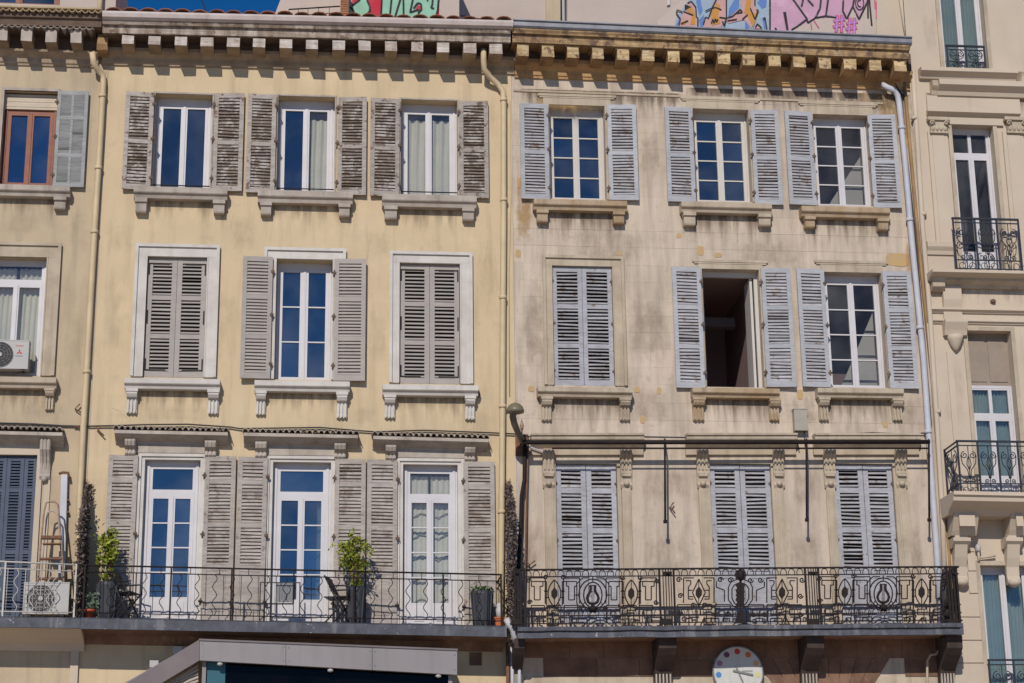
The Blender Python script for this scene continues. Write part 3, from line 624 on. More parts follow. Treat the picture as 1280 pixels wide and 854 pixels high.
for i in range(15):
    px = 160.5 + i * (620 - 160.5) / 14; t = (px - 160.5) / (620 - 160.5)
    yt, yb = 42 + t * 11.5, 55 + t * 12
    x0, x1, zb, zt = rect(px - 7.7, px + 7.7, yt, yb, .51)
    zf = fa.z + (fb.z - fa.z) * (px - px0) / (px1 - px0)
    q = MB(); q.prof([(-.15, zb - .015), (-.51, zb), (-.51, zf - .02), (-.40, zf - .015), (-.40, zf + .002), (-.15, zf + .002)], x0 + random.uniform(-.008, .008), x1 + random.uniform(-.008, .008))
    wobble(q, .012, 5).build("corbel", WOODT, cor, front=WOODW)
x0, x1, zb, zt = rect(121, 134, 42, 62, .40)
q = MB(); q.prof([(-.07, zb), (-.34, zb + .03), (-.40, zb + .12), (-.36, zt), (-.07, zt)], x0, x1); wobble(q, .03, 7).build("corbel", OCHRE, cor, label="rotten brown corbel at the left end of the row")
# roof and its front row of tiles
rf = MB(); rf.prof([(-.55, .30), (-.55, .36), (4.2, 1.55), (4.2, 1.49)], fa.x, fb.x, fa.z, fb.z); roof = rf.build("roof", TERRA, H)
tile_row(roof, 131, 640, 14.2, 26.4, .66, 24, TERRA, dep=.5, rise=.09, slope=.26)
# windows
for i, w in enumerate(Y_TOP):
    h = rect(*w["o"]); room(H, h)
    win, lf = casement(H, h, y=.215, fw=.085, sw=.045, cw=.055, rows=1, head=.15, sill_bar=True, g=(GLASS, GLASS, GLASS_CLEAR)[i], g2=(None, GLASS_CLEAR, None)[i])
    if i == 1: curtain(win, lf[1][0], lf[1][1] + .06, h[2], h[3] - .3, .345, folds=3)
    if i == 2: curtain(win, h[0] + .05, (h[0] + h[1]) / 2 - .02, h[2], h[3] - .25, .345, folds=3); curtain(win, (h[0] + h[1]) / 2 + .02, h[1] - .05, h[2], h[3] - .25, .345, folds=3)
    sill(H, *w["s"], w["b"], GREYST)
    q = MB(); q.box(h[0] - .03, h[1] + .03, -.022, .0, h[3], h[3] + .03); q.box(h[0] - .03, h[0], -.02, .02, h[2], h[3]); q.box(h[1], h[1] + .03, -.02, .02, h[2], h[3]); q.build("window_edging", GREYST, H)


def leaf(row_item, key, hinge, m, house, **kw):
    x0, x1, z0, z1 = rect(*row_item[key], .06); return shutter(house, x0, x1, z0, z1, hinge, m, **kw)


for w in Y_DOOR:                                        # the doors show largest: their slats first
    for key, hg in (("L", 'r'), ("Rr", 'l')): leaf(w, key, hg, SHDOOR, H, secs=(.40, .775), solid=.30, tilt=54, ang=R(random.uniform(.5, 3.5)) * (1 if hg == 'r' else -1), jit=2.5, wear=.007, sm=SLATDOOR)
for i, w in enumerate(Y_MID):
    h = rect(*w["o"])
    outer = rect(*w["su"])
    surround(H, h, outer, WHITEST)
    if "L" in w:
        room(H, h); casement(H, h, y=.20, fw=.06, sw=.055, cw=.07, rows=3, head=.12)
        for key, hg in (("L", 'r'), ("Rr", 'l')): leaf(w, key, hg, SHMID, H, secs=(.34, .665), tilt=54, ang=R(2.2) * (1 if hg == 'r' else -1), jit=.8, wear=.002, y=-.11)
    else:
        room(H, h, .5); m_ = (h[0] + h[1]) / 2
        shutter(H, h[0] + .01, m_ - .003, h[2] + .01, h[3] - .01, 'l', SHMID, y=.02, secs=(.34, .665), tilt=38, pitch=.066, jit=.8, wear=.001, straps=True, hooks=False, stile=.085)
        shutter(H, m_ + .003, h[1] - .01, h[2] + .01, h[3] - .01, 'r', SHMID, y=.02, secs=(.34, .665), tilt=38, pitch=.066, jit=.8, wear=.001, straps=True, hooks=False, stile=.085)
    sill(H, *w["s"], w["b"], WHITEST, fancy=True)
for w in Y_TOP:
    for key, hg in (("L", 'r'), ("Rr", 'l')): leaf(w, key, hg, SHTOP, H, secs=(.49,), tilt=54, pitch=.06, ang=R(random.uniform(.5, 3)) * (1 if hg == 'r' else -1), jit=5, wear=.01, sm=SLATTOP)
for i, w in enumerate(Y_DOOR):
    h = rect(*w["o"]); room(H, h, m=ROOM)
    win, lf = casement(H, (h[0] + .06, h[1] - .06, h[2], h[3] - .05), y=.14, fw=.09, sw=.06, cw=.055, rows=4, top=.42, kick=.32, head=.09, bottom=.03, g=(GLASS, GLASS, GLASS_CLEAR)[i])
    q = MB(); q.box(h[0], h[0] + .06, .0, .2, h[2], h[3]); q.box(h[1] - .06, h[1], .0, .2, h[2], h[3]); q.box(h[0] + .06, h[1] - .06, .0, .2, h[3] - .05, h[3])
    q.box(h[0] - .05, h[0] + .004, -.03, 0, h[2], h[3] + .05); q.box(h[1] - .004, h[1] + .05, -.03, 0, h[2], h[3] + .05); q.box(h[0] + .004, h[1] - .004, -.03, 0, h[3], h[3] + .05)
    q.build("door_surround", WHITEST, H)
    if i == 2:
        curtain(win, h[0] + .12, (h[0] + h[1]) / 2 - .02, h[2] + .1, h[3] - .2, .27, folds=4, amp=.012); curtain(win, (h[0] + h[1]) / 2 + .02, h[1] - .12, h[2] + .1, h[3] - .2, .27, folds=4, amp=.012)
        for sx0, sx1 in ((h[0] + .14, (h[0] + h[1]) / 2 - .05), ((h[0] + h[1]) / 2 + .05, h[1] - .14)):
            for k in range(5): q = MB(); q.tube([(sx0 + (sx1 - sx0) * t / 10, .245, h[2] + .45 + .36 * k - .035 * math.sin(math.pi * t / 10 * 2)) for t in range(11)], .010, 5); q.build('curtain_hem', HEM, win)
    if i == 1: curtain(win, h[1] - .28, h[1] - .14, h[2] + .1, h[3] - .55, .27, folds=2, amp=.012)
    # entablature, brackets, small tiled cornice
    l, r, ya, yb = w["p"]; dep = .27
    A, B = U(l, ya + 7, dep), U(r, yb + 7, dep)
    e = MB(); e.prof([(0, -.14), (-.05, -.14), (-.06, -.11), (-.16, -.075), (-.20, -.05), (-dep, -.025), (-dep, .03), (0, .03)], A.x + .02, B.x - .02, A.z, B.z, 0, 0)
    ped = wobble(e, .004, 4).build("door_cornice", GREYST, H)
    x0, x1, zb, zt = rect(w["b"][0][1], w["b"][1][0], 552, 568, .03)
    zbb = h[3] + .055
    e = MB(); e.box(x0, x1, -.04, 0, zbb, (A.z + B.z) / 2 - .135); e.build("frieze_panel", GREYST, ped)
    for (bl, br, bt, bb_) in w["b"]:
        x0, x1, zb, zt = rect(bl, br, bt, bb_, .14); t = (x0 - A.x) / (B.x - A.x); zt = A.z + (B.z - A.z) * t - .10; Hh = zt - zb
        e = MB(); e.prof([(0, zb), (-.07, zb), (-.10, zb + Hh * .15), (-.09, zb + Hh * .4), (-.17, zb + Hh * .6), (-.20, zb + Hh * .85), (-.20, zt), (0, zt)], x0, x1)
        for k in range(3): xx = x0 + (x1 - x0) * (k + .5) / 3; e.prof([(-.07, zb), (-.115, zb + Hh * .15), (-.105, zb + Hh * .4), (-.185, zb + Hh * .6), (-.215, zb + Hh * .85), (-.215, zt - .01), (-.07, zt - .01)], xx - .017, xx + .017)
        e.build("scroll_bracket", GREYST, ped)
    tile_row(ped, l, r, ya + 3.5, yb + 3.5, dep + .01, 20, TILEG, dep=dep, rise=.062, name="cornice_tile", slope=.12)
# balcony slab, its edge and railing
SA, SB = U(101, 773, .78), U(633, 783.5, .78)
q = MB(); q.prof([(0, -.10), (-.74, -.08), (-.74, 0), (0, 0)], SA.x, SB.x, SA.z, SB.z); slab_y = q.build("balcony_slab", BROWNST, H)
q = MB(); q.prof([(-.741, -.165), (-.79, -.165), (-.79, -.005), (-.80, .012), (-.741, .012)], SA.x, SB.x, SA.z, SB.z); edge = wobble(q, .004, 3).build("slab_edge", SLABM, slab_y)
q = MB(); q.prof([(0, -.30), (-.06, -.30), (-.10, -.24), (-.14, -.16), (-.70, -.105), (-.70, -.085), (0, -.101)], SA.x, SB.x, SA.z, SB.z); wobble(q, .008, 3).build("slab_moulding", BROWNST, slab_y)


def zfloor_y(x): t = (x - SA.x) / (SB.x - SA.x); return SA.z + (SB.z - SA.z) * t + .005




def wavy_pts(x, y, z0, z1, amp=.035, waves=2.5, n=22):
    return [(x + amp * math.sin(2 * math.pi * waves * k / n), y, z0 + (z1 - z0) * k / n) for k in range(n + 1)]


def simple_rail(house, pa, pb, zf, d, straights, wavies, posts, m, top_px, rmesh=.009):
    """pa, pb: (px, py) ends of the top rail"""
    A, B = U(*pa, d), U(*pb, d); q = MB(); q.tube([A, B], .014, 6); rl = q.build("balcony_railing", m, house)
    zt = lambda x: A.z + (B.z - A.z) * (x - A.x) / (B.x - A.x)
    gap = .105
    q = MB(); q.tube([(A.x, -d, A.z - gap), (B.x, -d, B.z - gap)], .009); q.build("upper_rail", m, rl)
    q = MB(); q.tube([(A.x, -d, zf(A.x) + .09), (B.x, -d, zf(B.x) + .09)], .009); q.build("lower_rail", m, rl)
    for px in straights:
        x = U(px, 745, d).x; q = MB(); q.tube([(x, -d, zf(x) + .09), (x, -d, zt(x) - gap)], .0055, 5); q.build("baluster", m, rl)
    for px in wavies:
        x = U(px, 745, d).x; q = MB(); q.tube(wavy_pts(x, -d, zf(x) + .09, zt(x) - gap), .0068, 5); q.build("wavy_baluster", m, rl)
    for px in posts:
        x = U(px, 745, d).x; q = MB(); q.box(x - .013, x + .013, -d - .013, -d + .013, zf(x), zt(x) + .01); q.build("rail_post", m, rl)
    k = 0; x = A.x + .3
    while x < B.x - .1:
        q = MB(); q.tube([(x, -d, zt(x) - gap), (x, -d, zt(x))], .006, 5); q.build("picket", m, rl); x += .46
    for (xx) in (A.x, B.x):
        if True:
            q = MB(); q.tube([(xx, -d, zt(xx)), (xx, -.0, zt(xx))], .012, 6); q.tube([(xx, -d, zt(xx) - gap), (xx, 0, zt(xx) - gap)], .009, 6); q.build("return_rail", m, rl)
    return rl


wv = [180 + 22 * i for i in range(20)]; st = [px + 11 for px in wv]
wv += [158, 136]; st += [169, 147, 125]
rail_y = simple_rail(H, (104, 706.5), (627, 718.5), zfloor_y, .74, st, wv, (104.5, 213, 289, 442, 554, 626.5), IRON, None)
# downpipe at the right end, with a swan neck under the cornice
def pipe(house, pts, r, m, name="downpipe", clamps=(), d=.09, n=10):
    q = MB(); q.tube([U(*p[:2], p[2] if len(p) > 2 else d) for p in pts], r, n); o = q.build(name, m, house)
    for (cx, cy) in clamps:
        c = U(cx, cy, d); e = MB(); e.lathe((c.x, c.y, c.z - .03), [(r + .012, 0), (r + .016, .02), (r + .016, .04), (r + .012, .06)], 10); e.box(c.x - .012, c.x + .012, c.y, 0, c.z - .02, c.z + .02); e.build("pipe_clamp", m, o)
    return o


pipe(H, [(604.5, 62, .35), (604.5, 74, .34), (605, 86, .28), (612, 96, .18), (622, 105, .10), (628.5, 114), (629.5, 124), (629.5, 280), (628.5, 400), (628, 540), (626.5, 700), (626, 778)], .052, PIPEY, clamps=((629.5, 125), (629.7, 250), (628.6, 372), (628.2, 508), (627, 640)))
pipe(H, [(637, 125, .02), (638.5, 250, .02), (636, 340, .02), (637, 495, .02)], .008, PIPEY, name="thin_cable", d=.02)
for w in Y_TOP + Y_MID: l, r, t, b = w["s"]; grime(H, DRIP_Y, l - 3, r + 3, b - 2, b + 48)
for (l, r, t, b) in ((120, 175, 260, 330), (280, 330, 250, 330), (440, 500, 270, 340), (590, 625, 270, 420), (262, 300, 330, 480), (455, 490, 360, 480), (140, 290, 500, 535), (430, 480, 500, 540), (560, 626, 500, 560), (120, 160, 320, 480)): grime(H, BLOT_Y, l, r, t, b, .0065)
for ln in ([(292, 268), (288, 284), (296, 300), (292, 312)], [(462, 300), (458, 330), (464, 352)], [(610, 300), (606, 330), (612, 372), (608, 392)], [(140, 510), (150, 514), (158, 522)]):
    ps = [(lambda p: (p.x, p.z))(U(x, y, .004)) for (x, y) in ln]; q = MB()
    for a_, b_ in zip(ps[:-1], ps[1:]): q.bar(a_, b_, .006, -.004, .001)
    q.build("plaster_crack", YEL2, H)
# vent grille low on the wall
vx = rect(587, 602, 816, 832); q = MB(); q.box(vx[0], vx[1], -.02, 0, vx[2], vx[3])
for k in range(6): zz = vx[2] + (vx[3] - vx[2]) * (k + .5) / 6; q.box(vx[0] + .02, vx[1] - .02, -.03, -.02, zz - .008, zz + .008)
q.build("vent_grille", BROWNST, H)

# ================================================================== STONE HOUSE
H = house_bei
XL, XR = U(643.5, 430).x, U(1167, 430).x
holes = holes_of(B_TOP, B_MID, B_DOOR)
ZB = U(900, 545).z
wall_sheet("wall", STONE, H, XL, XR, 0.13, U(890, 60).z + .2, holes, y=.006)


def subtract(rs, h):
    out = []
    for (a, b, c, d) in rs:
        if h[0] >= b or h[1] <= a or h[2] >= d or h[3] <= c: out.append((a, b, c, d)); continue
        if h[0] > a: out.append((a, h[0], c, d))
        if h[1] < b: out.append((h[1], b, c, d))
        a2, b2 = max(a, h[0]), min(b, h[1])
        if h[2] > c: out.append((a2, b2, c, h[2]))
        if h[3] < d: out.append((a2, b2, h[3], d))
    return out


z = U(900, 548).z; zt_ = U(890, 106).z; course = 0
nst = 0
while z < zt_ - .1:
    ch = random.choice((.30, .31, .33)); z2 = min(z + ch, zt_); x = XL - random.uniform(0, .6)
    while x < XR:
        x2 = x + random.choice((.58, .66, .72, .8, .5)); rs = [(max(x, XL), min(x2, XR), z, z2)]
        for h in holes: rs = subtract(rs, h)
        for (a, b, c, d) in rs:
            if b - a < .06 or d - c < .06: continue
            q = MB(); py_ = (z + z2) / 2; clear_ = U(890, 322).z < py_ < U(890, 283).z or U(890, 526).z < py_ < U(890, 494).z; e = random.choice((.0018, .003)) if clear_ else random.choice((.0003, .0004, .0012)); yy = random.uniform(-.001, .0015); q.quadbox([(a + e, yy, c + e), (b - e, yy, c + e), (b - e, .02, c + e), (a + e, .02, c + e), (a + e, yy, d - e), (b - e, yy, d - e), (b - e, .02, d - e), (a + e, .02, d - e)])
            q.build("stone_block", STONE, H); nst += 1
        x = x2
    z = z2
# cornice
px0, px1 = 643.5, 1139
a, b = U(px0, 96, .06), U(px1, 112, .06)
fr = MB(); hh = .30
fr.prof([(0, 0), (-.03, 0), (-.035, .04), (-.055, .05), (-.06, .13), (-.12, .18), (-.19, .23), (-.20, hh), (0, hh)], a.x, b.x, a.z, b.z)
cor = fr.build("cornice", OCHRE, H)
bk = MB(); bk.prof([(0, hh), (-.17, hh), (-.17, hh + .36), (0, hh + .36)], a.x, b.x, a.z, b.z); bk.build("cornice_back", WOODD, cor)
a2, b2 = U(642, 113, .02), U(1104, 129.5, .02)
q = MB(); q.prof([(0, -.02), (-.02, -.015), (-.025, .02), (0, .02)], a2.x, b2.x, a2.z, b2.z); q.build("string_moulding", SURR, H)
fa, fb = U(640.5, 52, .545), U(1137, 73.5, .545)
sf = MB(); sf.prof([(-.06, .004), (-.50, .004), (-.50, .03), (-.06, .03)], fa.x, fb.x, fa.z, fb.z); sf.build("soffit", OCHRE, cor)
fz = MB(); fz.prof([(-.49, -.004), (-.545, -.004), (-.55, .14), (-.49, .14)], fa.x, fb.x, fa.z, fb.z); wobble(fz, .006, 2).build("fascia_board", WOODOF, cor)
fz = MB(); fz.prof([(-.49, .143), (-.60, .143), (-.605, .165), (-.63, .20), (-.63, .225), (-.49, .225)], fa.x, fb.x, fa.z, fb.z); fz.build("fascia_moulding", WOODOF, cor)
g = MB(); g.prof([(-.55, .23), (-.64, .23), (-.67, .26), (-.67, .34), (-.70, .35), (-.70, .372), (-.655, .372), (-.655, .34), (-.55, .34)], fa.x, fb.x + .03, fa.z, fb.z); g.build("gutter", ZINC, H)
for i in range(16):
    px = 653 + i * (1125.5 - 653) / 15; t = i / 15
    yt, yb = 56 + t * 20, 69.5 + t * 20
    x0, x1, zb, zt = rect(px - 7.5, px + 7.5, yt, yb, .51)
    zf = fa.z + (fb.z - fa.z) * (px - px0) / (px1 - px0)
    q = MB(); q.prof([(-.15, zb - .02), (-.51, zb), (-.51, zf - .04), (-.15, zf - .036)], x0 + random.uniform(-.008, .008), x1 + random.uniform(-.008, .008)); q.box(x0 - .03, x1 + .03, -.49, -.15, zf - .036, zf - .001)
    wobble(q, .012, 5).build("corbel", WOODT2, cor, front=WOODO)
rf = MB(); rf.prof([(-.55, .32), (-.55, .36), (3.4, 1.30), (3.4, 1.26)], fa.x, fb.x, fa.z, fb.z); rf.build("roof", ZINC, H)
# lintel mouldings over the windows
for w in B_TOP + B_MID[1:]:
    x0, x1, z0, z1 = rect(*w["li"], .03); h = rect(*w["o"])
    q = MB(); q.box(x0, x1, -.035, 0, z1 - .045, z1); q.box(x0 + .03, x1 - .03, -.025, 0, z1 - .075, z1 - .045); q.box(x0 + .1, x1 - .1, -.018, 0, h[3], z1 - .075)
    q.box(h[0] - .06, h[0], -.018, 0, h[2], h[3]); q.box(h[1], h[1] + .06, -.018, 0, h[2], h[3])
    q.build("window_surround", SURR, H)
w = B_MID[0]; surround(H, rect(*w["o"]), rect(*w["li"]), SURR, dep=.02)
# order of the slats: doors, middle floor, top floor
for w in B_DOOR:
    h = rect(*w["o"]); room(H, h, .5); m_ = (h[0] + h[1]) / 2
    for xa, xb, hg in ((h[0] + .01, m_ - .004, 'l'), (m_ + .004, h[1] - .01, 'r')):
        shutter(H, xa, xb, h[2] + .01, h[3] - .01, hg, SHBLUEW, y=.03, secs=(.42, .77), solid=.28, tilt=36, pitch=.068, jit=3, wear=.005, sm=SLATBLUE, stile=.085, rail=.1)
    x0, x1, z0, z1 = h; e = .17
    q = MB(); q.box(x0 - .06, x0, -.025, 0, z0, z1 + .05); q.box(x1, x1 + .06, -.025, 0, z0, z1 + .05); q.box(x0, x1, -.025, 0, z1, z1 + .05)
    q.build("door_surround", SURR, H)
    l, r, ya, yb = w["k"]; A, B = U(l, 545, .16), U(r, 545, .16)
    q = MB(); q.prof([(0, -.30), (-.05, -.30), (-.055, -.2), (-.09, -.17), (-.14, -.13), (-.2, -.06), (-.2, -.02), (-.23, 0), (-.23, .035), (0, .05)], A.x, B.x, A.z, B.z); ent = wobble(q, .004, 3).build("door_cornice", SURR, H)
    for (cl, cr) in w["c"]:
        x0, x1, zb, zt = rect(cl, cr, 562, 609, .1); Hh = zt - zb
        q = MB(); q.prof([(0, zb), (-.03, zb), (-.06, zb + .05), (-.03, zb + .1), (-.045, zb + Hh * .3), (-.07, zb + Hh * .38), (-.07, zb + Hh * .62), (-.10, zb + Hh * .75), (-.17, zb + Hh * .85), (-.18, zt), (0, zt)], x0, x1)
        for k in range(3): xx = x0 + (x1 - x0) * (k + .5) / 3; q.prof([(-.03, zb + Hh * .45), (-.09, zb + Hh * .47), (-.115, zb + Hh * .75), (-.185, zb + Hh * .85), (-.195, zt - .02), (-.03, zt - .02)], xx - .016, xx + .016)
        c = ((x0 + x1) / 2, -.06, zb + .02); q.lathe(c, [(.01, 0), (.045, .02), (.055, .05), (.045, .08), (.02, .1)], 10)
        q.box(x0 + .02, x1 - .02, -.09, -.03, zb + Hh * .30, zb + Hh * .36)
        wobble(q, .004, 8).build("scroll_bracket", SURR, ent)
        q = MB(); z0f = h[2]; q.box(x0 + .02, x1 - .02, -.035, 0, z0f, zb); q.box(x0 + .05, x1 - .05, -.048, -.035, z0f, zb - .05); q.build("pilaster", SURR, H)
w = B_MID[0]; h = rect(*w["o"]); room(H, h, .5); m_ = (h[0] + h[1]) / 2
for xa, xb, hg in ((h[0] + .01, m_ - .004, 'l'), (m_ + .004, h[1] - .01, 'r')): shutter(H, xa, xb, h[2] + .01, h[3] - .01, hg, SHBLUEW, y=.03, secs=(.33, .665), tilt=36, pitch=.064, jit=3.5, wear=.006, sm=SLATBLUE)
for w in B_MID[1:]:
    for key, hg in (("L", 'r'), ("Rr", 'l')): leaf(w, key, hg, SHBLUE, H, secs=(.34, .665), tilt=54, ang=R(random.uniform(1, 4)) * (1 if hg == 'r' else -1), jit=4, wear=.006, sm=SLATBLUE)
for w in B_TOP:
    for key, hg in (("L", 'r'), ("Rr", 'l')): leaf(w, key, hg, SHBLUE, H, secs=(.49,), tilt=54, ang=R(random.uniform(1, 4)) * (1 if hg == 'r' else -1), jit=3.5, wear=.006, sm=SLATBLUE)
for row in (B_TOP, B_MID):
    for i, w in enumerate(row):
        h = rect(*w["o"]); sill(H, *w["s"], w["b"], (RUSTST if (row is B_TOP and i != 1) or (row is B_MID and i == 1) else SURR), fancy=row is B_MID)
        if row is B_MID and i == 0: continue
        pale = i == 2
        if row is B_MID and i == 1:                      # the open window: an empty frame and one leaf folded back inside
            room(H, h, 2.6, ROOMP)
            q = MB(); q.box(h[0], h[0] + .05, .16, .23, h[2], h[3]); q.box(h[1] - .06, h[1], .16, .23, h[2], h[3]); q.box(h[0] + .05, h[1] - .06, .162, .228, h[3] - .09, h[3])
            win = q.build("window", WHITEO, H)
            q = MB(); q.box(h[1] - .13, h[1] - .085, .20, .62, h[2] + .03, h[3] - .1); q.build("casement_leaf", WHITEO, win)
            q = MB(); q.box(h[0] + .06, h[1] - .14, 1.4, 1.6, h[3] - .62, h[3] - .45); q.build("ceiling_beam", ROOM, win)
            continue
        room(H, h, 1.6, ROOMP if pale else ROOM)
        if pale: q = MB(); q.poly([(h[0] + .25, h[2]), (h[1] - .01, h[2]), (h[1] - .01, h[3] - .55), (h[0] + .45, h[2] + .35)], .62, .66); q.build("reflection_panel", REFLP, H)  # added pale board behind the panes, shaped like a gable's reflection
        win, lf = casement(H, h, y=.20, fw=.05, sw=.05, cw=.055, rows=4, head=.13, m=WHITEO if not pale else WHITE, g=GLASS_DARK if pale else GLASS_OLD)
flush_slats()
# ochre repair patches
for (l, r, t, b) in ((1106, 1138, 316, 333), (871, 880, 308, 319), (821, 827, 484, 493), (800, 806, 519, 530), (660, 668, 482, 490), (893, 902, 316, 322), (845, 852, 292, 298), (644, 651, 312, 322), (996, 1004, 487, 500), (1103, 1110, 527, 535), (793, 800, 484, 491), (770, 777, 314, 320),
                     (684, 690, 345, 353), (1125, 1135, 150, 185), (646, 654, 222, 236)):
    x0, x1, z0, z1 = rect(l, r, t, b); q = MB(); n = 9; pts = []
    for k in range(n): w_ = 2 * math.pi * k / n; sx = math.copysign(abs(math.cos(w_)) ** .5, math.cos(w_)); sz = math.copysign(abs(math.sin(w_)) ** .5, math.sin(w_)); pts.append(((x0 + x1) / 2 + sx * (x1 - x0) / 2 * random.uniform(.85, 1.1), (z0 + z1) / 2 + sz * (z1 - z0) / 2 * random.uniform(.85, 1.1)))
    q.poly(pts, -.007, .002); q.build("plaster_patch", mat("ochre_plaster", (0.48, 0.32, 0.14), (0.42, 0.30, 0.17), 6) if "ochre_plaster" not in bpy.data.materials else bpy.data.materials["ochre_plaster"], H)
for w in B_TOP + B_MID: l, r, t, b = w["s"]; grime(H, DRIP_B, l - 4, r + 4, b - 2, b + 62)
for (l, r, t, b) in ((786, 880, 640, 760), (978, 1036, 640, 740), (1128, 1158, 630, 760), (646, 682, 620, 760), (786, 876, 570, 640), (980, 1034, 570, 650), (690, 840, 270, 345), (900, 1020, 290, 345), (770, 850, 340, 480), (646, 690, 320, 500), (780, 850, 470, 545), (980, 1030, 480, 545), (1110, 1160, 470, 560), (790, 836, 140, 250)): grime(H, BLOT_B, l, r, t, b, .0065)
for (l, r, t, b) in ((1085, 1150, 100, 200), (1125, 1160, 280, 380), (640, 670, 200, 330), (1060, 1140, 100, 150), (648, 760, 100, 150)): grime(H, BLOT_O, l, r, t, b, .0072)
for (l, r) in ((645, 860), (850, 1150)): grime(H, DRIP_B, l, r, 114, 160, .0062)
# pale downpipe and cables at the right end
pipe(H, [(1103, 106, .1), (1108, 109, .16), (1118, 113, .14), (1122, 120), (1124, 130), (1131, 200), (1138, 282), (1154, 446), (1162, 560), (1171, 690), (1176, 780)], .055, PIPEW, clamps=((1127, 160), (1137, 275), (1150, 410), (1160, 540)))
pipe(H, [(1117, 102, .05), (1127, 118, .05), (1131, 170, .05), (1143, 280, .05), (1157, 440, .05), (1164, 530, .05), (1158, 541, .05), (1140, 543, .05), (1090, 541, .05), (1020, 545, .05)], .012, BLACKP, name="black_cable", n=6)
pipe(H, [(1130, 95, .05), (1138, 190, .05), (1150, 320, .05), (1172, 540, .05), (1186, 690, .05), (1190, 760, .05)], .03, OCHRE, name="edge_pipe", n=8)
# stone below the balcony: brown courses and a fan of wedge stones
ZS = U(900, 800).z
x = XL + .25
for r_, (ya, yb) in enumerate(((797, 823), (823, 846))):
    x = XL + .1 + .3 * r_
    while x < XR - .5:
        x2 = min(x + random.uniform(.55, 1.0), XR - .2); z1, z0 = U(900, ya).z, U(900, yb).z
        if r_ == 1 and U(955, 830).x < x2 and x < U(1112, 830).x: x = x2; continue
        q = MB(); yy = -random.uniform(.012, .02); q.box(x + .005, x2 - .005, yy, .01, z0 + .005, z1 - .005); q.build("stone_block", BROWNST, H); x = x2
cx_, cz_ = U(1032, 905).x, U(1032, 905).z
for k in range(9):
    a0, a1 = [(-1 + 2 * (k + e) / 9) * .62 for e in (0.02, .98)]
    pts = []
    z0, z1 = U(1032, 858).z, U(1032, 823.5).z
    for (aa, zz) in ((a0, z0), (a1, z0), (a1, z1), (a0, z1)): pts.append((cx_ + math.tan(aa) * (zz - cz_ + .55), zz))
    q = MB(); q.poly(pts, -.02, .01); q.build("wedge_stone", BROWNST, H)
q = MB(); q.box(XL + .1, XR - .3, -.006, .003, U(900, 880).z, U(900, 846.5).z); q.build("lower_stone_band", SURR, H)
# balcony slab with four brackets
SA2, SB2 = U(647, 785.5, .80), U(1203, 780.5, .80)
q = MB(); q.prof([(0, -.13), (-.74, -.12), (-.74, 0), (0, 0)], SA2.x, SB2.x - .04, SA2.z, SB2.z); slab_b = q.build("balcony_slab", BROWNST, H)
q = MB()
n = 40
for k in range(n):
    t0, t1 = k / n, (k + 1) / n; xa, xb = SA2.x + (SB2.x - SA2.x) * t0, SA2.x + (SB2.x - SA2.x) * t1; za, zb = SA2.z + (SB2.z - SA2.z) * t0, SA2.z + (SB2.z - SA2.z) * t1
    q.prof([(-.741, -.165), (-.795, -.16), (-.795, -.075), (-.765, -.07), (-.81, -.045), (-.815, .02), (-.741, .02)], xa, xb, za, zb)
q.prof([(0, -.165), (-.795, -.16), (-.795, .02), (0, .02)], SB2.x - .039, SB2.x + .012, SB2.z, SB2.z)
wobble(q, .012, 2.2).build("slab_edge", SLABM, slab_b)
for (l, r) in ((641, 654), (820, 842), (1004, 1025), (1178, 1197)):
    x0, x1 = U(l, 815, .35).x, U(r, 815, .35).x; zt = U((l + r) / 2, 797, .4).z
    q = MB(); q.prof([(0, zt - 1.0), (-.10, zt - 1.0), (-.12, zt - .62), (-.18, zt - .5), (-.3, zt - .42), (-.5, zt - .3), (-.62, zt - .2), (-.64, zt), (0, zt)], x0, x1)
    brk = q.build("balcony_bracket", mat("dark_brown_stone", (0.065, 0.045, 0.038), (0.04, 0.03, 0.027), 4, .9) if "dark_brown_stone" not in bpy.data.materials else bpy.data.materials["dark_brown_stone"], H)  # near-black brown stone with faint mottling
    for k in range(5): xx = x0 + (x1 - x0) * (k + .5) / 5; e = MB(); e.box(xx - .012, xx + .012, -.15, -.10, zt - 1.0, zt - .56); e.build("flute", GREYST, brk)

# ornate railing
D2 = .77
def RP(px, py): p = U(px, py, D2); return (p.x, p.z)
sk = lambda x: SA2.z + (SB2.z - SA2.z) * (x - SA2.x) / (SB2.x - SA2.x)
A, B = U(643, 712.5, D2), U(1197.5, 708.5, D2)
q = MB(); q.prof([(-D2 - .022, -.012), (-D2 - .022, .012), (-D2 + .022, .012), (-D2 + .022, -.012)], A.x, B.x, A.z, B.z); orn = q.build("balcony_railing", IRON, H)
zt2 = lambda x: A.z + (B.z - A.z) * (x - A.x) / (B.x - A.x)
for (nm, f, w_) in (("upper_rail", lambda x: zt2(x) - .115, .018), ("lower_rail", lambda x: sk(x) + .075, .018), ("lower_rail", lambda x: sk(x) + .20, .018), ("middle_rail", lambda x: sk(x) + .33, .016)):
    q = MB(); q.prof([(-D2 - .008, -w_ / 2), (-D2 - .008, w_ / 2), (-D2 + .008, w_ / 2), (-D2 + .008, -w_ / 2)], A.x, B.x, f(A.x), f(B.x)); q.build(nm, IRON, orn)
for xx in (A.x, B.x):
    q = MB(); q.box(xx - .02, xx + .02, -D2, 0, zt2(xx) - .012, zt2(xx) + .012); q.box(xx - .008, xx + .008, -D2, 0, sk(xx) + .06, sk(xx) + .078); q.box(xx - .007, xx + .007, -D2, 0, zt2(xx) - .122, zt2(xx) - .108)
    for k in range(8): yy = -D2 + .1 * (k + 1); q.box(xx - .008, xx + .008, yy - .008, yy + .008, sk(xx), zt2(xx))
    q.build("return_rail", IRON, orn)
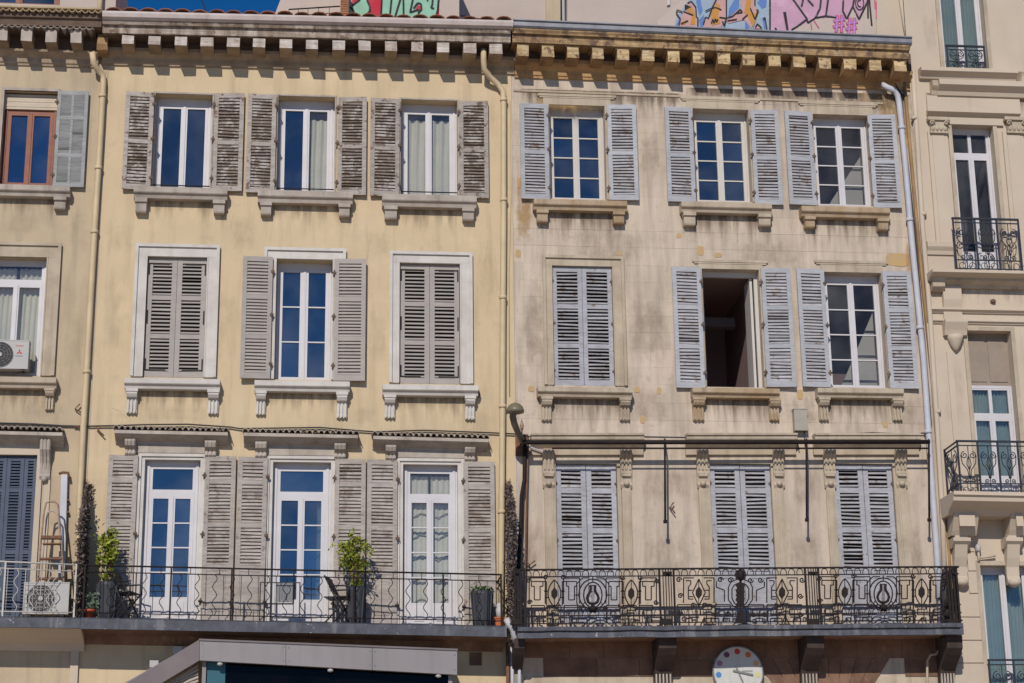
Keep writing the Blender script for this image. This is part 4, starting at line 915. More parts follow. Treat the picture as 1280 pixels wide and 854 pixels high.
Y0, Y1 = -D2 - .007, -D2 + .007
def strip(name, px_list, w_=.017, closed=False):
    q = MB(); pts = [RP(*p) for p in px_list]
    for a_, b_ in zip(pts[:-1], pts[1:]): q.bar(a_, b_, w_, Y0, Y1)
    if closed: q.bar(pts[-1], pts[0], w_, Y0, Y1)
    return q.build(name, IRON, orn)
def ring(name, cx, cy, rx, ry, w_=.024, n=20):
    q = MB(); q.tube([(lambda p: (p[0], -D2, p[1]))(RP(cx + rx * math.cos(2 * math.pi * k / n), cy + ry * math.sin(2 * math.pi * k / n))) for k in range(n)], w_ / 2, 5, closed=True); return q.build(name, IRON, orn)
def postbar(px, w_, name="rail_post"):
    x = U(px, 745, D2).x; q = MB(); q.box(x - w_ / 2, x + w_ / 2, -D2 - w_ / 2, -D2 + w_ / 2, sk(x), zt2(x)); return q.build(name, IRON, orn)
for px in (655.5, 825, 843, 1008, 1024.5, 1186): postbar(px, .03)
for px in (829.5, 833, 836.5, 839.5, 1012, 1015.5, 1018.5, 1021.5): postbar(px, .014, "reed_bar")
for px in (643.5, 647, 650.5, 1189.5, 1193.5, 1197.5): postbar(px, .034, "corner_bar")
for px in (646, 834, 1016, 1191):
    q = MB(); p = RP(px, 717); q.box(p[0] - .075, p[0] + .075, -D2 - .02, -D2 + .02, p[1] - .03, p[1] + .03); q.lathe((p[0], -D2 - .03, p[1] - .03), [(.005, 0), (.03, .02), (.03, .045), (.005, .06)], 8); q.build("rosette_block", IRON, orn)
    q = MB(); p = RP(px, 777); q.box(p[0] - .085, p[0] + .085, -D2 - .025, -D2 + .025, p[1] - .05, p[1] + .04); q.build("foot_block", IRON, orn)
px = 660
while px < 1185:                                         # little arches between the two top rails
    if not (823 < px < 845 or 1006 < px < 1027):
        p = U(px, 716, D2); q = MB(); zt = zt2(p.x) - .012; zb = zt - .10
        q.tube([(p.x - .05, -D2, zb), (p.x - .05, -D2, zb + .05), (p.x - .03, -D2, zt - .012), (p.x, -D2, zt - .004), (p.x + .03, -D2, zt - .012), (p.x + .05, -D2, zb + .05), (p.x + .05, -D2, zb)], .008, 4); q.build("arch", IRON, orn)
    px += 10.3
def tfret(cx, dy=0.0, hw=7.2, flip=1):
    strip("fret", [(cx - hw, 727 + dy), (cx + hw, 727 + dy), (cx + hw, 733 + dy), (cx + 3.6, 733 + dy), (cx + 3.6, 750 + dy), (cx - 3.6, 750 + dy), (cx - 3.6, 733 + dy), (cx - hw, 733 + dy)], closed=True)
    strip("fret", [(cx - 10, 755 + dy), (cx - 10, 722.5 + dy), (cx + 10, 722.5 + dy), (cx + 10, 755 + dy)])
def diamond(cx, cy=742, curved=True):
    q = MB(); n = 14
    for sg in (-1, 1):
        pts = []
        for k in range(n + 1):
            t = k / n; ww = math.sin(math.pi * t) ** (0.8 if curved else 1.0) if curved else 1 - abs(2 * t - 1)
            pts.append((lambda p: (p[0], -D2, p[1]))(RP(cx + sg * 8 * ww, cy - 17 + 34 * t)))
        q.tube(pts, .011, 5)
    o = q.build("diamond", IRON, orn)
    q = MB(); q.poly([RP(cx, cy - 8), RP(cx - 3.8, cy - 3), RP(cx - 3.8, cy + 3), RP(cx, cy + 8), RP(cx + 3.8, cy + 3), RP(cx + 3.8, cy - 3)], -D2 - .014, -D2 + .014)
    q.bar(RP(cx, cy - 17), RP(cx, cy + 17), .012, Y0, Y1); q.build("diamond_boss", IRON, orn)
    strip("tie_bar", [(cx - 13, cy - 3), (cx - 8, cy - 3)]); strip("tie_bar", [(cx + 8, cy - 3), (cx + 13, cy - 3)])
    strip("tie_bar", [(cx - 12, cy + 5), (cx - 7, cy + 5)]); strip("tie_bar", [(cx + 7, cy + 5), (cx + 12, cy + 5)])
def keyfret(x0, x1, dy=0.0):
    n = max(1, int(round((x1 - x0) / 24))); w_ = (x1 - x0) / n
    for k in range(n):
        a_ = x0 + k * w_
        strip("key_fret", [(a_ + 1, 779 + dy), (a_ + 1, 757 + dy), (a_ + w_ - 3, 757 + dy), (a_ + w_ - 3, 763 + dy), (a_ + 6, 763 + dy), (a_ + 6, 770 + dy), (a_ + w_, 770 + dy)], .017)
        strip("key_fret", [(a_ + 11, 779 + dy), (a_ + 11, 774 + dy), (a_ + w_ - 4, 774 + dy), (a_ + w_ - 4, 779 + dy)], .017)
def lyre(cx, dy=0.0):
    ring("medallion", cx, 744 + dy, 11.5, 16); ring("medallion", cx, 743 + dy, 17.5, 19)
    q = MB()
    for sg in (-1, 1):
        q.tube([(lambda p: (p[0], -D2, p[1]))(RP(cx + sg * x, y + dy)) for (x, y) in ((3.2, 732), (2.6, 736), (3.4, 740), (6.0, 744), (7.2, 748), (5.8, 752.5), (2.8, 754.5), (0, 754.8))], .022, 6)
    q.bar(RP(cx - 4, 732 + dy), RP(cx + 4, 732 + dy), .016, Y0, Y1)
    for k in (-1.3, 0, 1.3): q.bar(RP(cx + k, 733 + dy), RP(cx + k, 753 + dy), .005, Y0, Y1)
    q.build("lyre", IRON, orn)
    q = MB(); p = RP(cx, 761 + dy); q.lathe((p[0], -D2 - .01, p[1] - .06), [(.02, 0), (.06, .03), (.075, .06), (.05, .09), (.015, .13)], 8)
    for sg in (-1, 1): q.tube([(lambda p: (p[0], -D2, p[1]))(RP(cx + sg * x, y + dy)) for (x, y) in ((1, 766), (6, 764), (10, 760), (12, 756), (10.5, 753), (8.5, 755))], .010, 5)
    q.build("acanthus_boss", IRON, orn)
    strip("tie_bar", [(cx - 22, 744 + dy), (cx - 17, 744 + dy)]); strip("tie_bar", [(cx + 17, 744 + dy), (cx + 22, 744 + dy)])
    strip("tie_bar", [(cx, 721 + dy), (cx, 728 + dy)])
def spiral(name, cx, cy, r, turns=1.6, sg=1, st_=0.0, wr=.011, par=None, D=None):
    D = D2 if D is None else D
    q = MB(); n = 22; pts = []
    for k in range(n + 1):
        t = k / n; a_ = st_ + sg * turns * 2 * math.pi * t; rr = r * (1 - .82 * t); p = U(cx + rr * math.cos(a_), cy + rr * math.sin(a_), D); pts.append((p.x, -D, p.z))
    q.tube(pts, wr, 5); return q.build(name, IRON if par is None else IRONB, orn if par is None else par)
for (cx, dy) in ((741, 0), (1104, -1.5)):
    lyre(cx, dy)
    for s in (-1, 1):
        diamond(cx + s * 48, 742 + dy); tfret(cx + s * 26.5, dy, 6.4); tfret(cx + s * 69.5, dy)
        keyfret(min(cx + s * 16, cx + s * 78), max(cx + s * 16, cx + s * 78), dy)
keyfret(846, 916, -1); keyfret(934, 1005, -1)
for (cx, dy) in ((741, 0), (1104, -1.5)):
    for s in (-1, 1):
        strip("octagon", [(cx + s * 4, 722.5 + dy), (cx + s * 13, 722.5 + dy), (cx + s * 20, 730 + dy), (cx + s * 20, 755 + dy), (cx + s * 11, 764 + dy)]); strip("fret", [(cx + s * 33, 727 + dy), (cx + s * 38, 727 + dy), (cx + s * 38, 757 + dy)]); strip("fret", [(cx + s * 58, 757 + dy), (cx + s * 58, 727 + dy), (cx + s * 62, 727 + dy)])
        for (ox, oy) in ((15, 760), (37, 722), (59, 722), (79, 753), (80, 726)): spiral("scroll", cx + s * ox, oy + dy, 3.2, 1.4, s, 0)
        for k in range(6): strip("short_bar", [(cx + s * (18 + 11 * k), 764 + dy), (cx + s * (18 + 11 * k), 779 + dy)], .012)
for px in range(850, 1004, 11): strip("short_bar", [(px, 763), (px, 778)], .012)
cx = 925.5
for s in (-1, 1):
    for (ox, oy) in ((16, 768), (30, 768), (45, 757), (59, 757), (75, 745), (75, 768)): spiral("scroll", cx + s * ox, oy, 3.4, 1.4, s, 0)
    diamond(cx + s * 52, 741, False)
    strip("octagon", [(cx, 728), (cx + s * 7, 731), (cx + s * 10.5, 736), (cx + s * 10.5, 748), (cx + s * 7, 755), (cx, 758)]); strip("octagon", [(cx + s * 4, 724), (cx + s * 12, 728), (cx + s * 15, 734), (cx + s * 15, 750), (cx + s * 9, 758), (cx, 761)])
    for (ox, oy) in ((12.5, 725.5), (25, 725), (77, 725)): spiral("scroll", cx + s * ox, oy, 3.6, 1.3, s, 0)
    strip("fret", [(cx + s * 20, 752), (cx + s * 20, 738), (cx + s * 30, 734), (cx + s * 30, 727)])
    strip("fret", [(cx + s * 36, 726), (cx + s * 42, 726), (cx + s * 42, 730), (cx + s * 39, 734), (cx + s * 39, 749), (cx + s * 45, 749)]); strip("fret", [(cx + s * 68, 726), (cx + s * 62, 726), (cx + s * 62, 730), (cx + s * 65, 734), (cx + s * 65, 749), (cx + s * 59, 749)])
    strip("fret", [(cx + s * 33, 754), (cx + s * 33, 722.5), (cx + s * 46, 722.5)]); strip("fret", [(cx + s * 71, 754), (cx + s * 71, 722.5), (cx + s * 58, 722.5)])
q = MB(); p = RP(cx, 719); q.lathe((p[0], -D2 - .02, p[1] - .09), [(.03, 0), (.05, .03), (.06, .09), (.05, .14), (.02, .18)], 8)
for k in range(8): a_ = k * math.pi / 4; c0 = (p[0] + .07 * math.cos(a_), p[1] + .07 * math.sin(a_)); q.poly([(c0[0] + .034 * math.cos(j * math.pi / 3), c0[1] + .034 * math.sin(j * math.pi / 3)) for j in range(6)], -D2 - .02 - .001 * k, -D2 + .012)
for k in range(5):
    for sg in (-1, 1): c0 = RP(cx + sg * 2.6, 732 + 6 * k); q.poly([(c0[0] + .04 * math.cos(j * math.pi / 3) * (1.2 if j % 2 else .8), c0[1] + .045 * math.sin(j * math.pi / 3)) for j in range(6)], -D2 - .018 - .001 * k, -D2 + .01)
for s in (-1, 1):
    for yy in (732, 740, 748): q.tube([(lambda p: (p[0], -D2, p[1]))(RP(cx + s * x, yy + y)) for (x, y) in ((0, 5), (3.5, 3), (5, 0), (3, -2.5), (1, -1))], .011, 5)
q.bar(RP(cx, 722), RP(cx, 764), .035, -D2 - .012, -D2 + .012); q.poly([RP(cx - 6, 779), RP(cx - 4, 764), RP(cx + 4, 764), RP(cx + 6, 779)], -D2 - .015, -D2 + .015); q.build("acanthus_boss", IRON, orn)

# ================================================================== LEFT HOUSE
H = house_left
XL, XR = U(-60, 430).x, yb0
L_TOP = (2, 69, 114, 232); L_MID = (-22, 55, 322, 470); L_DOOR = (-42, 41.5, 569, 774)
holes = [rect(*q) for q in (L_TOP, L_MID, L_DOOR)]
wall_sheet("wall", YEL2, H, XL, XR - .002, 0.13, U(60, 62).z + .2, holes, y=-.008)
a, b = U(-60, 78, .06), U(126, 84, .06); hh = .24
fr = MB(); fr.prof([(-.008, 0), (-.035, 0), (-.04, .03), (-.065, .05), (-.07, .12), (-.12, .16), (-.19, .20), (-.20, hh), (-.008, hh)], a.x, b.x - .05, a.z, b.z)
cor = fr.build("cornice", FRIEZE, H)
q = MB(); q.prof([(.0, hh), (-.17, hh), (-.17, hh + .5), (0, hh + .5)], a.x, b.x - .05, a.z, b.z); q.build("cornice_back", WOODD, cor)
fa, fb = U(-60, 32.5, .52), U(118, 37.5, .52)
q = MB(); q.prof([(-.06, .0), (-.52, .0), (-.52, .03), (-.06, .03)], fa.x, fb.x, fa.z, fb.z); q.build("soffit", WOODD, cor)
fa2, fb2 = U(-60, 17, .60), U(127, 21.5, .60)
q = MB(); q.prof([(-.05, -.16), (-.54, -.16), (-.56, -.05), (-.60, -.03), (-.60, .05), (-.05, .05)], fa2.x, fb2.x, fa2.z, fb2.z); q.build("fascia_board", WOODD, cor)
tile_row(cor, -38, 116, 28.5, 34, .56, 19, TILEG, dep=.5, rise=.05, name="scalloped_tile", invert=True, slope=.05)
tile_row(cor, -38, 127, 8, 12.5, .68, 20, TILEY, dep=.6, rise=.06, name="scalloped_tile", invert=True, slope=.2)
q = MB(); q.prof([(.6, .0), (-.69, .02), (-.69, .05), (.6, .28)], fa2.x, fb2.x, U(-60, 8.5, .68).z, U(127, 13.5, .68).z); q.build("roof", TILEY, H)
for px in (2, 33, 64, 95):
    x0, x1, zb, zt = rect(px - 7, px + 7, 38 + px * .035, 50 + px * .035, .50)
    q = MB(); q.prof([(-.15, zb - .015), (-.50, zb), (-.50, zt + .05), (-.15, zt + .05)], x0, x1); wobble(q, .018, 6).build("corbel", WOODT, cor, front=GREYST)
# set-back attic storey with red-framed window
q = MB(); d_ = -1.3; x0, x1, z0, z1 = rect(-60, 146, -60, 16, d_); xw0, xw1 = U(-30, 0, d_).x, U(75, 0, d_).x; zs = U(40, 5.5, d_).z
q.box(x0, x1, 1.3, 4.5, z0 - .4, zs); q.box(xw1, x1, 1.3, 4.5, zs, z1); q.box(x0, xw1, 1.35, 4.5, zs + 1.2, z1); q.box(x0, xw0, 1.3, 4.5, zs, zs + 1.2); q.build("attic_wall", PINKWALL, H)
win, lf = casement(H, (xw0, xw1, zs, zs + 1.2), y=1.42, fw=.06, m=RED_WOOD, g=GLASS, bottom=.02); room(H, (xw0, xw1, zs, zs + 1.2), 1.0, y=1.6)
p = U(125, 0, -1.15); q = MB(); q.tube([(p.x, 1.2, p.z - .6), (p.x, 1.2, p.z + 1)], .05, 8); q.build("attic_pipe", PIPEY, H)
# red-brown window with a roller blind box and one grey shutter
h = holes[0]; room(H, h)
casement(H, (h[0], h[1], h[2], h[3] - .30), y=.14, fw=.07, sw=.055, cw=.055, rows=1, head=.06, m=RED_WOOD, g=glass("smoky_glass", .34, (0.55, 0.68, 0.8), (0.5, 0.52, 0.52), .03))
q = MB()
for k in range(6): q.box(h[0], h[1], .10 - .006 * (k % 2), .2, h[3] - .30 + k * .046, h[3] - .30 + k * .046 + .042)
q.build("roller_blind", mat("beige_blind", (0.55, 0.46, 0.35), None, 4, .7), H)
q = MB(); q.box(h[0] - .05, h[1] + .05, -.03, .02, h[3], h[3] + .05); q.box(h[0] - .05, h[0], -.03, .02, h[2], h[3]); q.build("window_edging", GREYST, H)
x0, x1, z0, z1 = rect(69, 108, 114, 234, .08); shutter(H, x0, x1, z0, z1, 'l', SHGREY, y=-.085, secs=(.33, .72), tilt=-62, pitch=.058, cols=2, jit=3, ang=R(-2), stile=.06, rail=.07)
sill(H, -14, 87, 231, 243.5, ((68, 82, 261),), GREYST)
# middle window
h = holes[1]; room(H, h); outer = rect(-38, 72.5, 305, 470); surround(H, h, outer, SURR, dep=.05)
win, lf = casement(H, h, y=.15, fw=.07, sw=.05, cw=.05, rows=1, top=.30, head=.07, g=GLASS_CLEAR)
for s in range(2): curtain(win, lf[s][0] - .02, lf[s][1] + .02, h[2] + .03, h[3] - .1, .29, m=CURT, folds=4)
sill(H, -40, 70, 471, 483.5, ((56, 67, 511),), SURR, fancy=True)
for (l, r, t, b) in ((80, 116, 250, 330), (-5, 60, 255, 305), (75, 110, 330, 520), (0, 100, 485, 535), (44, 100, 560, 720)): grime(H, BLOT_Y, l, r, t, b, .015)
grime(H, DRIP_Y, -10, 88, 242, 290, .0145); grime(H, DRIP_Y, -10, 72, 482, 530, .0145)
# blue shutters of the balcony door
h = holes[2]; room(H, h, .5)
for l, r, hg in ((-41, -19, 'l'), (-18.5, 2.5, 'r'), (3, 24.5, 'l'), (25, 41, 'r')):
    x0, x1, z0, z1 = rect(l, r, 570, 775, 0); shutter(H, x0, x1, z0, z1, hg, SHNAVY, y=.02, secs=(.41, .79), tilt=38, pitch=.05, jit=.6, wear=.001, stile=.06, rail=.08, hooks=False)
x0, x1, z0, z1 = rect(41.5, 48.5, 560, 774); q = MB(); q.box(x0, x1, -.05, .0, z0, z1 + .1); q.box(h[0] - .1, x0, -.05, 0, h[3], z1 + .1); q.build("door_surround", CREAM, H)
x0, x1, z0, z1 = rect(51, 58.5, 596, 774); q = MB(); q.box(x0, x1, -.04, .0, z0, z1); q.build("pilaster", CREAM, H)
A, B = U(-50, 540, .3), U(78, 543, .3)
q = MB(); q.prof([(0, -.16), (-.05, -.16), (-.07, -.12), (-.18, -.08), (-.22, -.05), (-.30, -.025), (-.30, .03), (0, .03)], A.x, B.x, A.z, B.z); ped = wobble(q, .004, 4).build("door_cornice", GREYST, H)
q = MB(); q.box(A.x, U(50, 560).x, -.04, 0, h[3] + .1, A.z - .15); q.build("frieze_panel", CREAM, ped)
tile_row(ped, -50, 78, 534, 538, .31, 17, TILEG, dep=.3, rise=.06, name="cornice_tile", slope=.12)
x0, x1, zb, zt = rect(49.5, 62.5, 548, 598, .15); Hh = zt - zb
q = MB(); q.prof([(0, zb), (-.05, zb), (-.08, zb + .05), (-.06, zb + .1), (-.08, zb + Hh * .4), (-.13, zb + Hh * .55), (-.2, zb + Hh * .7), (-.22, zt), (0, zt)], x0, x1)
for k in range(3): xx = x0 + (x1 - x0) * (k + .5) / 3; q.prof([(-.05, zb + .1), (-.10, zb + Hh * .4), (-.15, zb + Hh * .55), (-.22, zb + Hh * .7), (-.235, zt - .01), (-.05, zt - .01)], xx - .017, xx + .017)
q.lathe(((x0 + x1) / 2, -.08, zb - .05), [(.01, 0), (.05, .03), (.05, .07), (.02, .1)], 8); q.build("scroll_bracket", GREYST, ped)
# balcony
SL0, SL1 = U(-60, 770.5, .80), U(100.5, 773, .80)
q = MB(); q.prof([(0, -.10), (-.74, -.08), (-.74, 0), (0, 0)], SL0.x, SL1.x, SL0.z, SL1.z); sl_ = q.build("balcony_slab", YEL2, H)
q = MB(); q.prof([(-.741, -.155), (-.79, -.155), (-.79, -.005), (-.80, .012), (-.741, .012)], SL0.x, SL1.x, SL0.z, SL1.z); wobble(q, .004, 3).build("slab_edge", SLABM, sl_)
q = MB(); q.prof([(0, -.42), (-.05, -.42), (-.10, -.33), (-.25, -.26), (-.62, -.16), (-.70, -.12), (-.70, -.085), (0, -.101)], SL0.x, SL1.x, SL0.z, SL1.z); q.build("slab_moulding", CREAM, sl_)
x0, x1, z0, z1 = rect(87.5, 97.5, 792, 900); q = MB(); q.box(x0, x1, -.06, -.008, .13, z1); q.build("pilaster", CREAM, H)
zfloor_l = lambda x: SL0.z + (SL1.z - SL0.z) * (x - SL0.x) / (SL1.x - SL0.x) + .005
simple_rail(H, (-55, 699.5), (93.5, 706), zfloor_l, .75, (8, 30.5, 50.5, -14, -36), (19, 39.5, 61, 68, -3, -25), (93.5, 4.5), IRONW, None)
pipe(H, [(115.4, 66, .3), (117, 78, .28), (122, 88, .16), (128.5, 94), (129.3, 102), (125, 180), (118.7, 280), (113.5, 370), (108, 470), (103.5, 545), (100, 620), (97, 720), (96, 772)], .052, PIPEY, clamps=((128, 120), (123, 210), (118, 290), (108.4, 465)))

# ================================================================== CREAM HOUSE
H = house_cre
XL, XR = U(1161, 430).x, U(1360, 430).x
YF = -.06
C1, C2, C3, C4 = (1175, 1230, -45, 88), (1196, 1248.5, 157, 337), (1216.5, 1272, 414, 620), (1232, 1296, 707, 900)
holes = [rect(*q, .06) for q in (C1, C2, C3, C4)]
wall_sheet("wall", CREAM, H, XL, XR, 0.13, U(1200, -120).z, holes, y=YF)
q = MB(); q.poly([(lambda p: (p.x, p.z))(U(x, y, -.25)) for (x, y) in ((1096, 75), (1096, -95), (1160, -95), (1160, 75))], .25, .6); q.build("upper_wall", CREAM, H)


def band(l, r, t, b, dep, name="moulding", m=CREAM, prof_=True, wob=.003):
    x0, x1, z0, z1 = rect(l, r, t, b, dep + .06); h_ = z1 - z0
    q = MB()
    if prof_: q.prof([(YF, z0), (YF - dep * .35, z0), (YF - dep * .5, z0 + h_ * .3), (YF - dep * .85, z0 + h_ * .5), (YF - dep, z0 + h_ * .6), (YF - dep, z1), (YF, z1 + .02)], x0, x1)
    else: q.box(x0, x1, YF - dep, YF, z0, z1)
    return wobble(q, wob, 3).build(name, m, H)


for (l, r, t, b) in ((1150, 1290, 118, 150), (1162, 1300, 345, 400), (1160, 1300, 88, 125)): grime(H, DRIP_Y, l, r, t, b, .068)
for (l, r, t, b) in ((1160, 1190, 170, 330), (1170, 1215, 420, 560), (1205, 1232, 730, 850), (1150, 1175, 0, 84)): grime(H, BLOT_Y, l, r, t, b, .07)
band(1152, 1273, 85, 96, .20, "window_sill"); band(1166, 1176, 100, 116, .16, "broken_moulding", SURR, wob=.03); band(1175, 1340, 101, 117, .24); band(1159, 1275, 121, 139, .05, "frieze", prof_=False); band(1160, 1276, 138.5, 143.5, .11)
band(1186, 1254, 147.5, 156, .05, "lintel", prof_=False); band(1284, 1340, 147.5, 156, .05, "lintel", prof_=False)
for l, r in ((1160, 1187), (1256, 1284)):
    x0, x1, z0, z1 = rect(l, r, 147, 166, .14); w_ = (x1 - x0) * .36; q = MB(); q.box(x0, x1, YF - .12, YF, z1 - .06, z1); q.box(x0 + .05, x1 - .05, YF - .08, YF, z0 + .02, z1 - .06); q.box(x0 + .03, x1 - .03, YF - .10, YF, z0 - .01, z0 + .02)
    for s in (0, 1):
        for k in range(2): cx = x0 + .07 + (x1 - x0 - .14) * s; q.tube([(cx + .05 * math.cos(t * .7) * (1 - t / 12), YF - .11 - .01 * k, z1 - .12 + .05 * math.sin(t * .7) * (1 - t / 12)) for t in range(12)], .014, 5)
    for k in range(4): cx = x0 + .09 + (x1 - x0 - .18) * k / 3; q.lathe((cx, YF - .08, z0 + .03), [(.008, 0), (.03, .03), (.03, .07), (.01, .1)], 6)
    q.build("capital", SURR, H)
for l, r, t, b in ((1164.5, 1189, 166, 312), (1260, 1286, 166, 340)):
    x0, x1, z0, z1 = rect(l, r, t, b, .06); q = MB(); q.box(x0, x1, YF - .045, YF, z0, z1); q.box(x0 + .07, x1 - .07, YF - .06, YF - .045, z0 + .1, z1 - .08); q.build("pilaster", CREAM, H)
band(1160, 1194, 302, 317, .09, "pilaster_base"); band(1166, 1340, 338, 346.5, .40, "balcony_sill"); band(1170, 1340, 347, 358, .20, "cornice", SURR)
x0, x1, z0, z1 = rect(1166, 1181, 346.5, 362, .25); q = MB(); q.prof([(YF, z0), (YF - .10, z0), (YF - .2, z0 + .06), (YF - .22, z1), (YF, z1)], x0, x1); wobble(q, .02, 7).build("leaf_bracket", SURR, H)
band(1180, 1203, 358, 398, .10, "pilaster_block"); band(1164, 1340, 386, 391, .09); band(1164, 1340, 400.5, 405, .07)
x0, x1, z0, z1 = rect(1181, 1209, 400, 418, .2); q = MB(); q.prof([(YF, z0), (YF - .10, z0), (YF - .13, z0 + .08), (YF - .2, z1 - .05), (YF - .2, z1), (YF, z1)], x0, x1); q.lathe(((x0 + x1) / 2, YF - .05, z0 - .28), [(.02, 0), (.05, .04), (.09, .10), (.13, .2), (.15, .28)], 12); q.build("hanging_bracket", CREAM, H)
for l, r, t, b in ((1190, 1197, 440, 622), (1167, 1175, 405, 640)):
    x0, x1, z0, z1 = rect(l, r, t, b, .06); q = MB(); q.box(x0, x1, YF - .025, YF, z0, z1); q.build("pilaster", CREAM, H)
p = U(1241, 377, .07); q = MB(); q.lathe((p.x, YF - .02, p.z - .04), [(.02, 0), (.05, .02), (.05, .06), (.02, .08)], 10); q.build("wall_boss", WOODD, H)
# window trims and windows
for i, h in enumerate(holes):
    q = MB(); e = .07
    q.box(h[0] - e, h[0] + .003, YF - .03, YF, h[2], h[3] + e); q.box(h[1] - .003, h[1] + e, YF - .03, YF, h[2], h[3] + e); q.box(h[0] + .003, h[1] - .003, YF - .03, YF, h[3] - .003, h[3] + e); q.build("window_surround", SURR, H)
    room(H, h, 1.4, y=.24)
    kw = dict(y=.12, fw=.05, sw=.05, cw=.05, g=GLASS_TEAL if i != 1 else GLASS_DARK)
    if i == 0: win, lf = casement(H, h, head=.1, **kw)
    elif i == 1: win, lf = casement(H, h, head=.08, top=.42, tcols=2, kick=.3, **kw)
    elif i == 2:
        win, lf = casement(H, (h[0], h[1], h[2], h[3] - .95), head=.05, top=.48, tcols=2, kick=.3, **kw)
        q = MB(); q.box(h[0], h[1], .13, .2, h[3] - .95, h[3]); m_ = (h[0] + h[1]) / 2
        for xa, xb in ((h[0] + .06, m_ - .03), (m_ + .03, h[1] - .06)): q.box(xa, xb, .115, .13, h[3] - .88, h[3] - .08)
        q.build("shutter_box_panel", mat("brown_grey_panel", (0.3, 0.24, 0.19), None, 4, .8), H)
    else: win, lf = casement(H, h, head=.09, **kw)
    if i != 1:
        for s in range(2): curtain(win, lf[s][0] - .03, lf[s][1] + .03, h[2] + .05, (h[3] - .08 if i != 2 else h[3] - 1.0), .22, m=CURTT, folds=5)


def scroll_unit(w_, h_):
    """one cell of scrolled ironwork, in local x, z from its lower left corner"""
    q = MB(); cx = w_ / 2

    def sp(ox, oz, r, sg, st_, turns=1.4):
        n = 18; q.tube([(ox + r * (1 - .8 * k / n) * math.cos(st_ + sg * turns * 2 * math.pi * k / n), 0, oz + r * (1 - .8 * k / n) * math.sin(st_ + sg * turns * 2 * math.pi * k / n)) for k in range(n + 1)], .009, 5)
    for s in (-1, 1):
        sp(cx + s * w_ * .22, h_ * .80, w_ * .2, -s, math.pi / 2); sp(cx + s * w_ * .16, h_ * .24, w_ * .13, s, -math.pi / 2)
        q.tube([(cx + s * w_ * .42, 0, h_ * .80), (cx + s * w_ * .36, 0, h_ * .62), (cx + s * w_ * .10, 0, h_ * .48), (cx + s * w_ * .04, 0, h_ * .3)], .009, 5); q.tube([(cx, 0, h_ * .48), (cx + s * w_ * .12, 0, h_ * .6), (cx + s * w_ * .07, 0, h_ * .72), (cx, 0, h_ * .78)], .009, 5)
        n = 10; q.tube([(cx + s * w_ * .25 + w_ * .16 * math.cos(2 * math.pi * k / n), 0, w_ * .2 + w_ * .16 * math.sin(2 * math.pi * k / n) - .03) for k in range(n)], .007, 4, closed=True)
    q.tube([(cx, 0, 0), (cx, 0, h_)], .008, 5)
    return q.mesh("scroll_panel", IRONB)


def iron_balcony(l, r, t, b, d, units, returns=0.0):
    x0, x1, z0, z1 = rect(l, r, t, b, d); q = MB(); q.box(x0 - .02, x1, -d - .022, -d + .022, z1 - .03, z1); o = q.build("balcony_railing", IRONB, H)
    for zz in (z0, z0 + .16, z1 - .10): e = MB(); e.box(x0, x1, -d - .010, -d + .010, zz, zz + .018); e.build("rail_bar", IRONB, o)
    w_ = (x1 - x0) / units; me = scroll_unit(w_ - .03, z1 - .1 - z0 - .02)
    for k in range(units + 1): e = MB(); xx = x0 + w_ * k; e.box(xx - .014, xx + .014, -d - .014, -d + .014, z0 - .03, z1); e.build("rail_post", IRONB, o)
    for k in range(units): inst("scroll_panel", me, o, (x0 + w_ * k + .015, -d, z0 + .02))
    if returns:
        for zz in (z0, z0 + .16, z1 - .10, z1 - .026): e = MB(); e.box(x0 - .012, x0 + .012, -d, YF, zz, zz + .02); e.build("rail_bar", IRONB, o)
        me2 = scroll_unit(d - .12, z1 - .1 - z0 - .02); inst("scroll_panel", me2, o, (x0, -d + .02, z0 + .02), (0, 0, math.pi / 2)); e = MB(); e.box(x0 - .014, x0 + .014, YF - .03, YF, z0 - .03, z1); e.build("rail_post", IRONB, o)
    return o


iron_balcony(1184.5, 1231, 57, 88, .18, 2); iron_balcony(1193.5, 1275, 273, 337, .34, 3); iron_balcony(1199, 1299, 551, 617, .75, 4, 1)
iron_balcony(1239, 1300, 824, 900, .2, 2)
A, B = U(1196, 617.5, .85), U(1360, 621, .85)
q = MB(); q.prof([(YF, -.28), (-.45, -.28), (-.55, -.2), (-.62, -.18), (-.80, -.10), (-.82, -.02), (-.86, -.01), (-.86, .05), (YF, .06)], A.x - .05, B.x, A.z, B.z); bal = q.build("balcony_slab", CREAM, H)
for l, r in ((1191, 1222), (1262, 1282)):
    x0, x1, z0, z1 = rect(l, r, 642, 668, .4); q = MB(); q.prof([(YF, z0), (-.30, z0), (-.36, z0 + .08), (-.5, z1 - .05), (-.5, z1 + .05), (YF, z1 + .05)], x0, x1); q.box(x0 + .08, x1 - .08, -.52, -.5, z0 + .12, z1 - .04); br = q.build("balcony_bracket", CREAM, bal)
    z2 = U(1205, 731, .1).z; xm = (x0 + x1) / 2 - .05; q = MB(); q.prof([(YF, z2), (-.12, z2), (-.16, z2 + .06), (-.12, z2 + .14), (-.13, z2 + .3), (-.2, z2 + .45), (-.3, z0 - .05), (-.3, z0), (YF, z0)], xm - .11, xm + .11); q.lathe((xm, -.14, z2 - .05), [(.02, 0), (.1, .04), (.12, .09), (.09, .14), (.03, .17)], 10); q.prof([(YF, z0 - .2), (-.2, z0 - .2), (-.33, z0 - .1), (-.33, z0 - .04), (YF, z0 - .04)], xm - .15, xm + .15); q.build("scroll_console", CREAM, br)
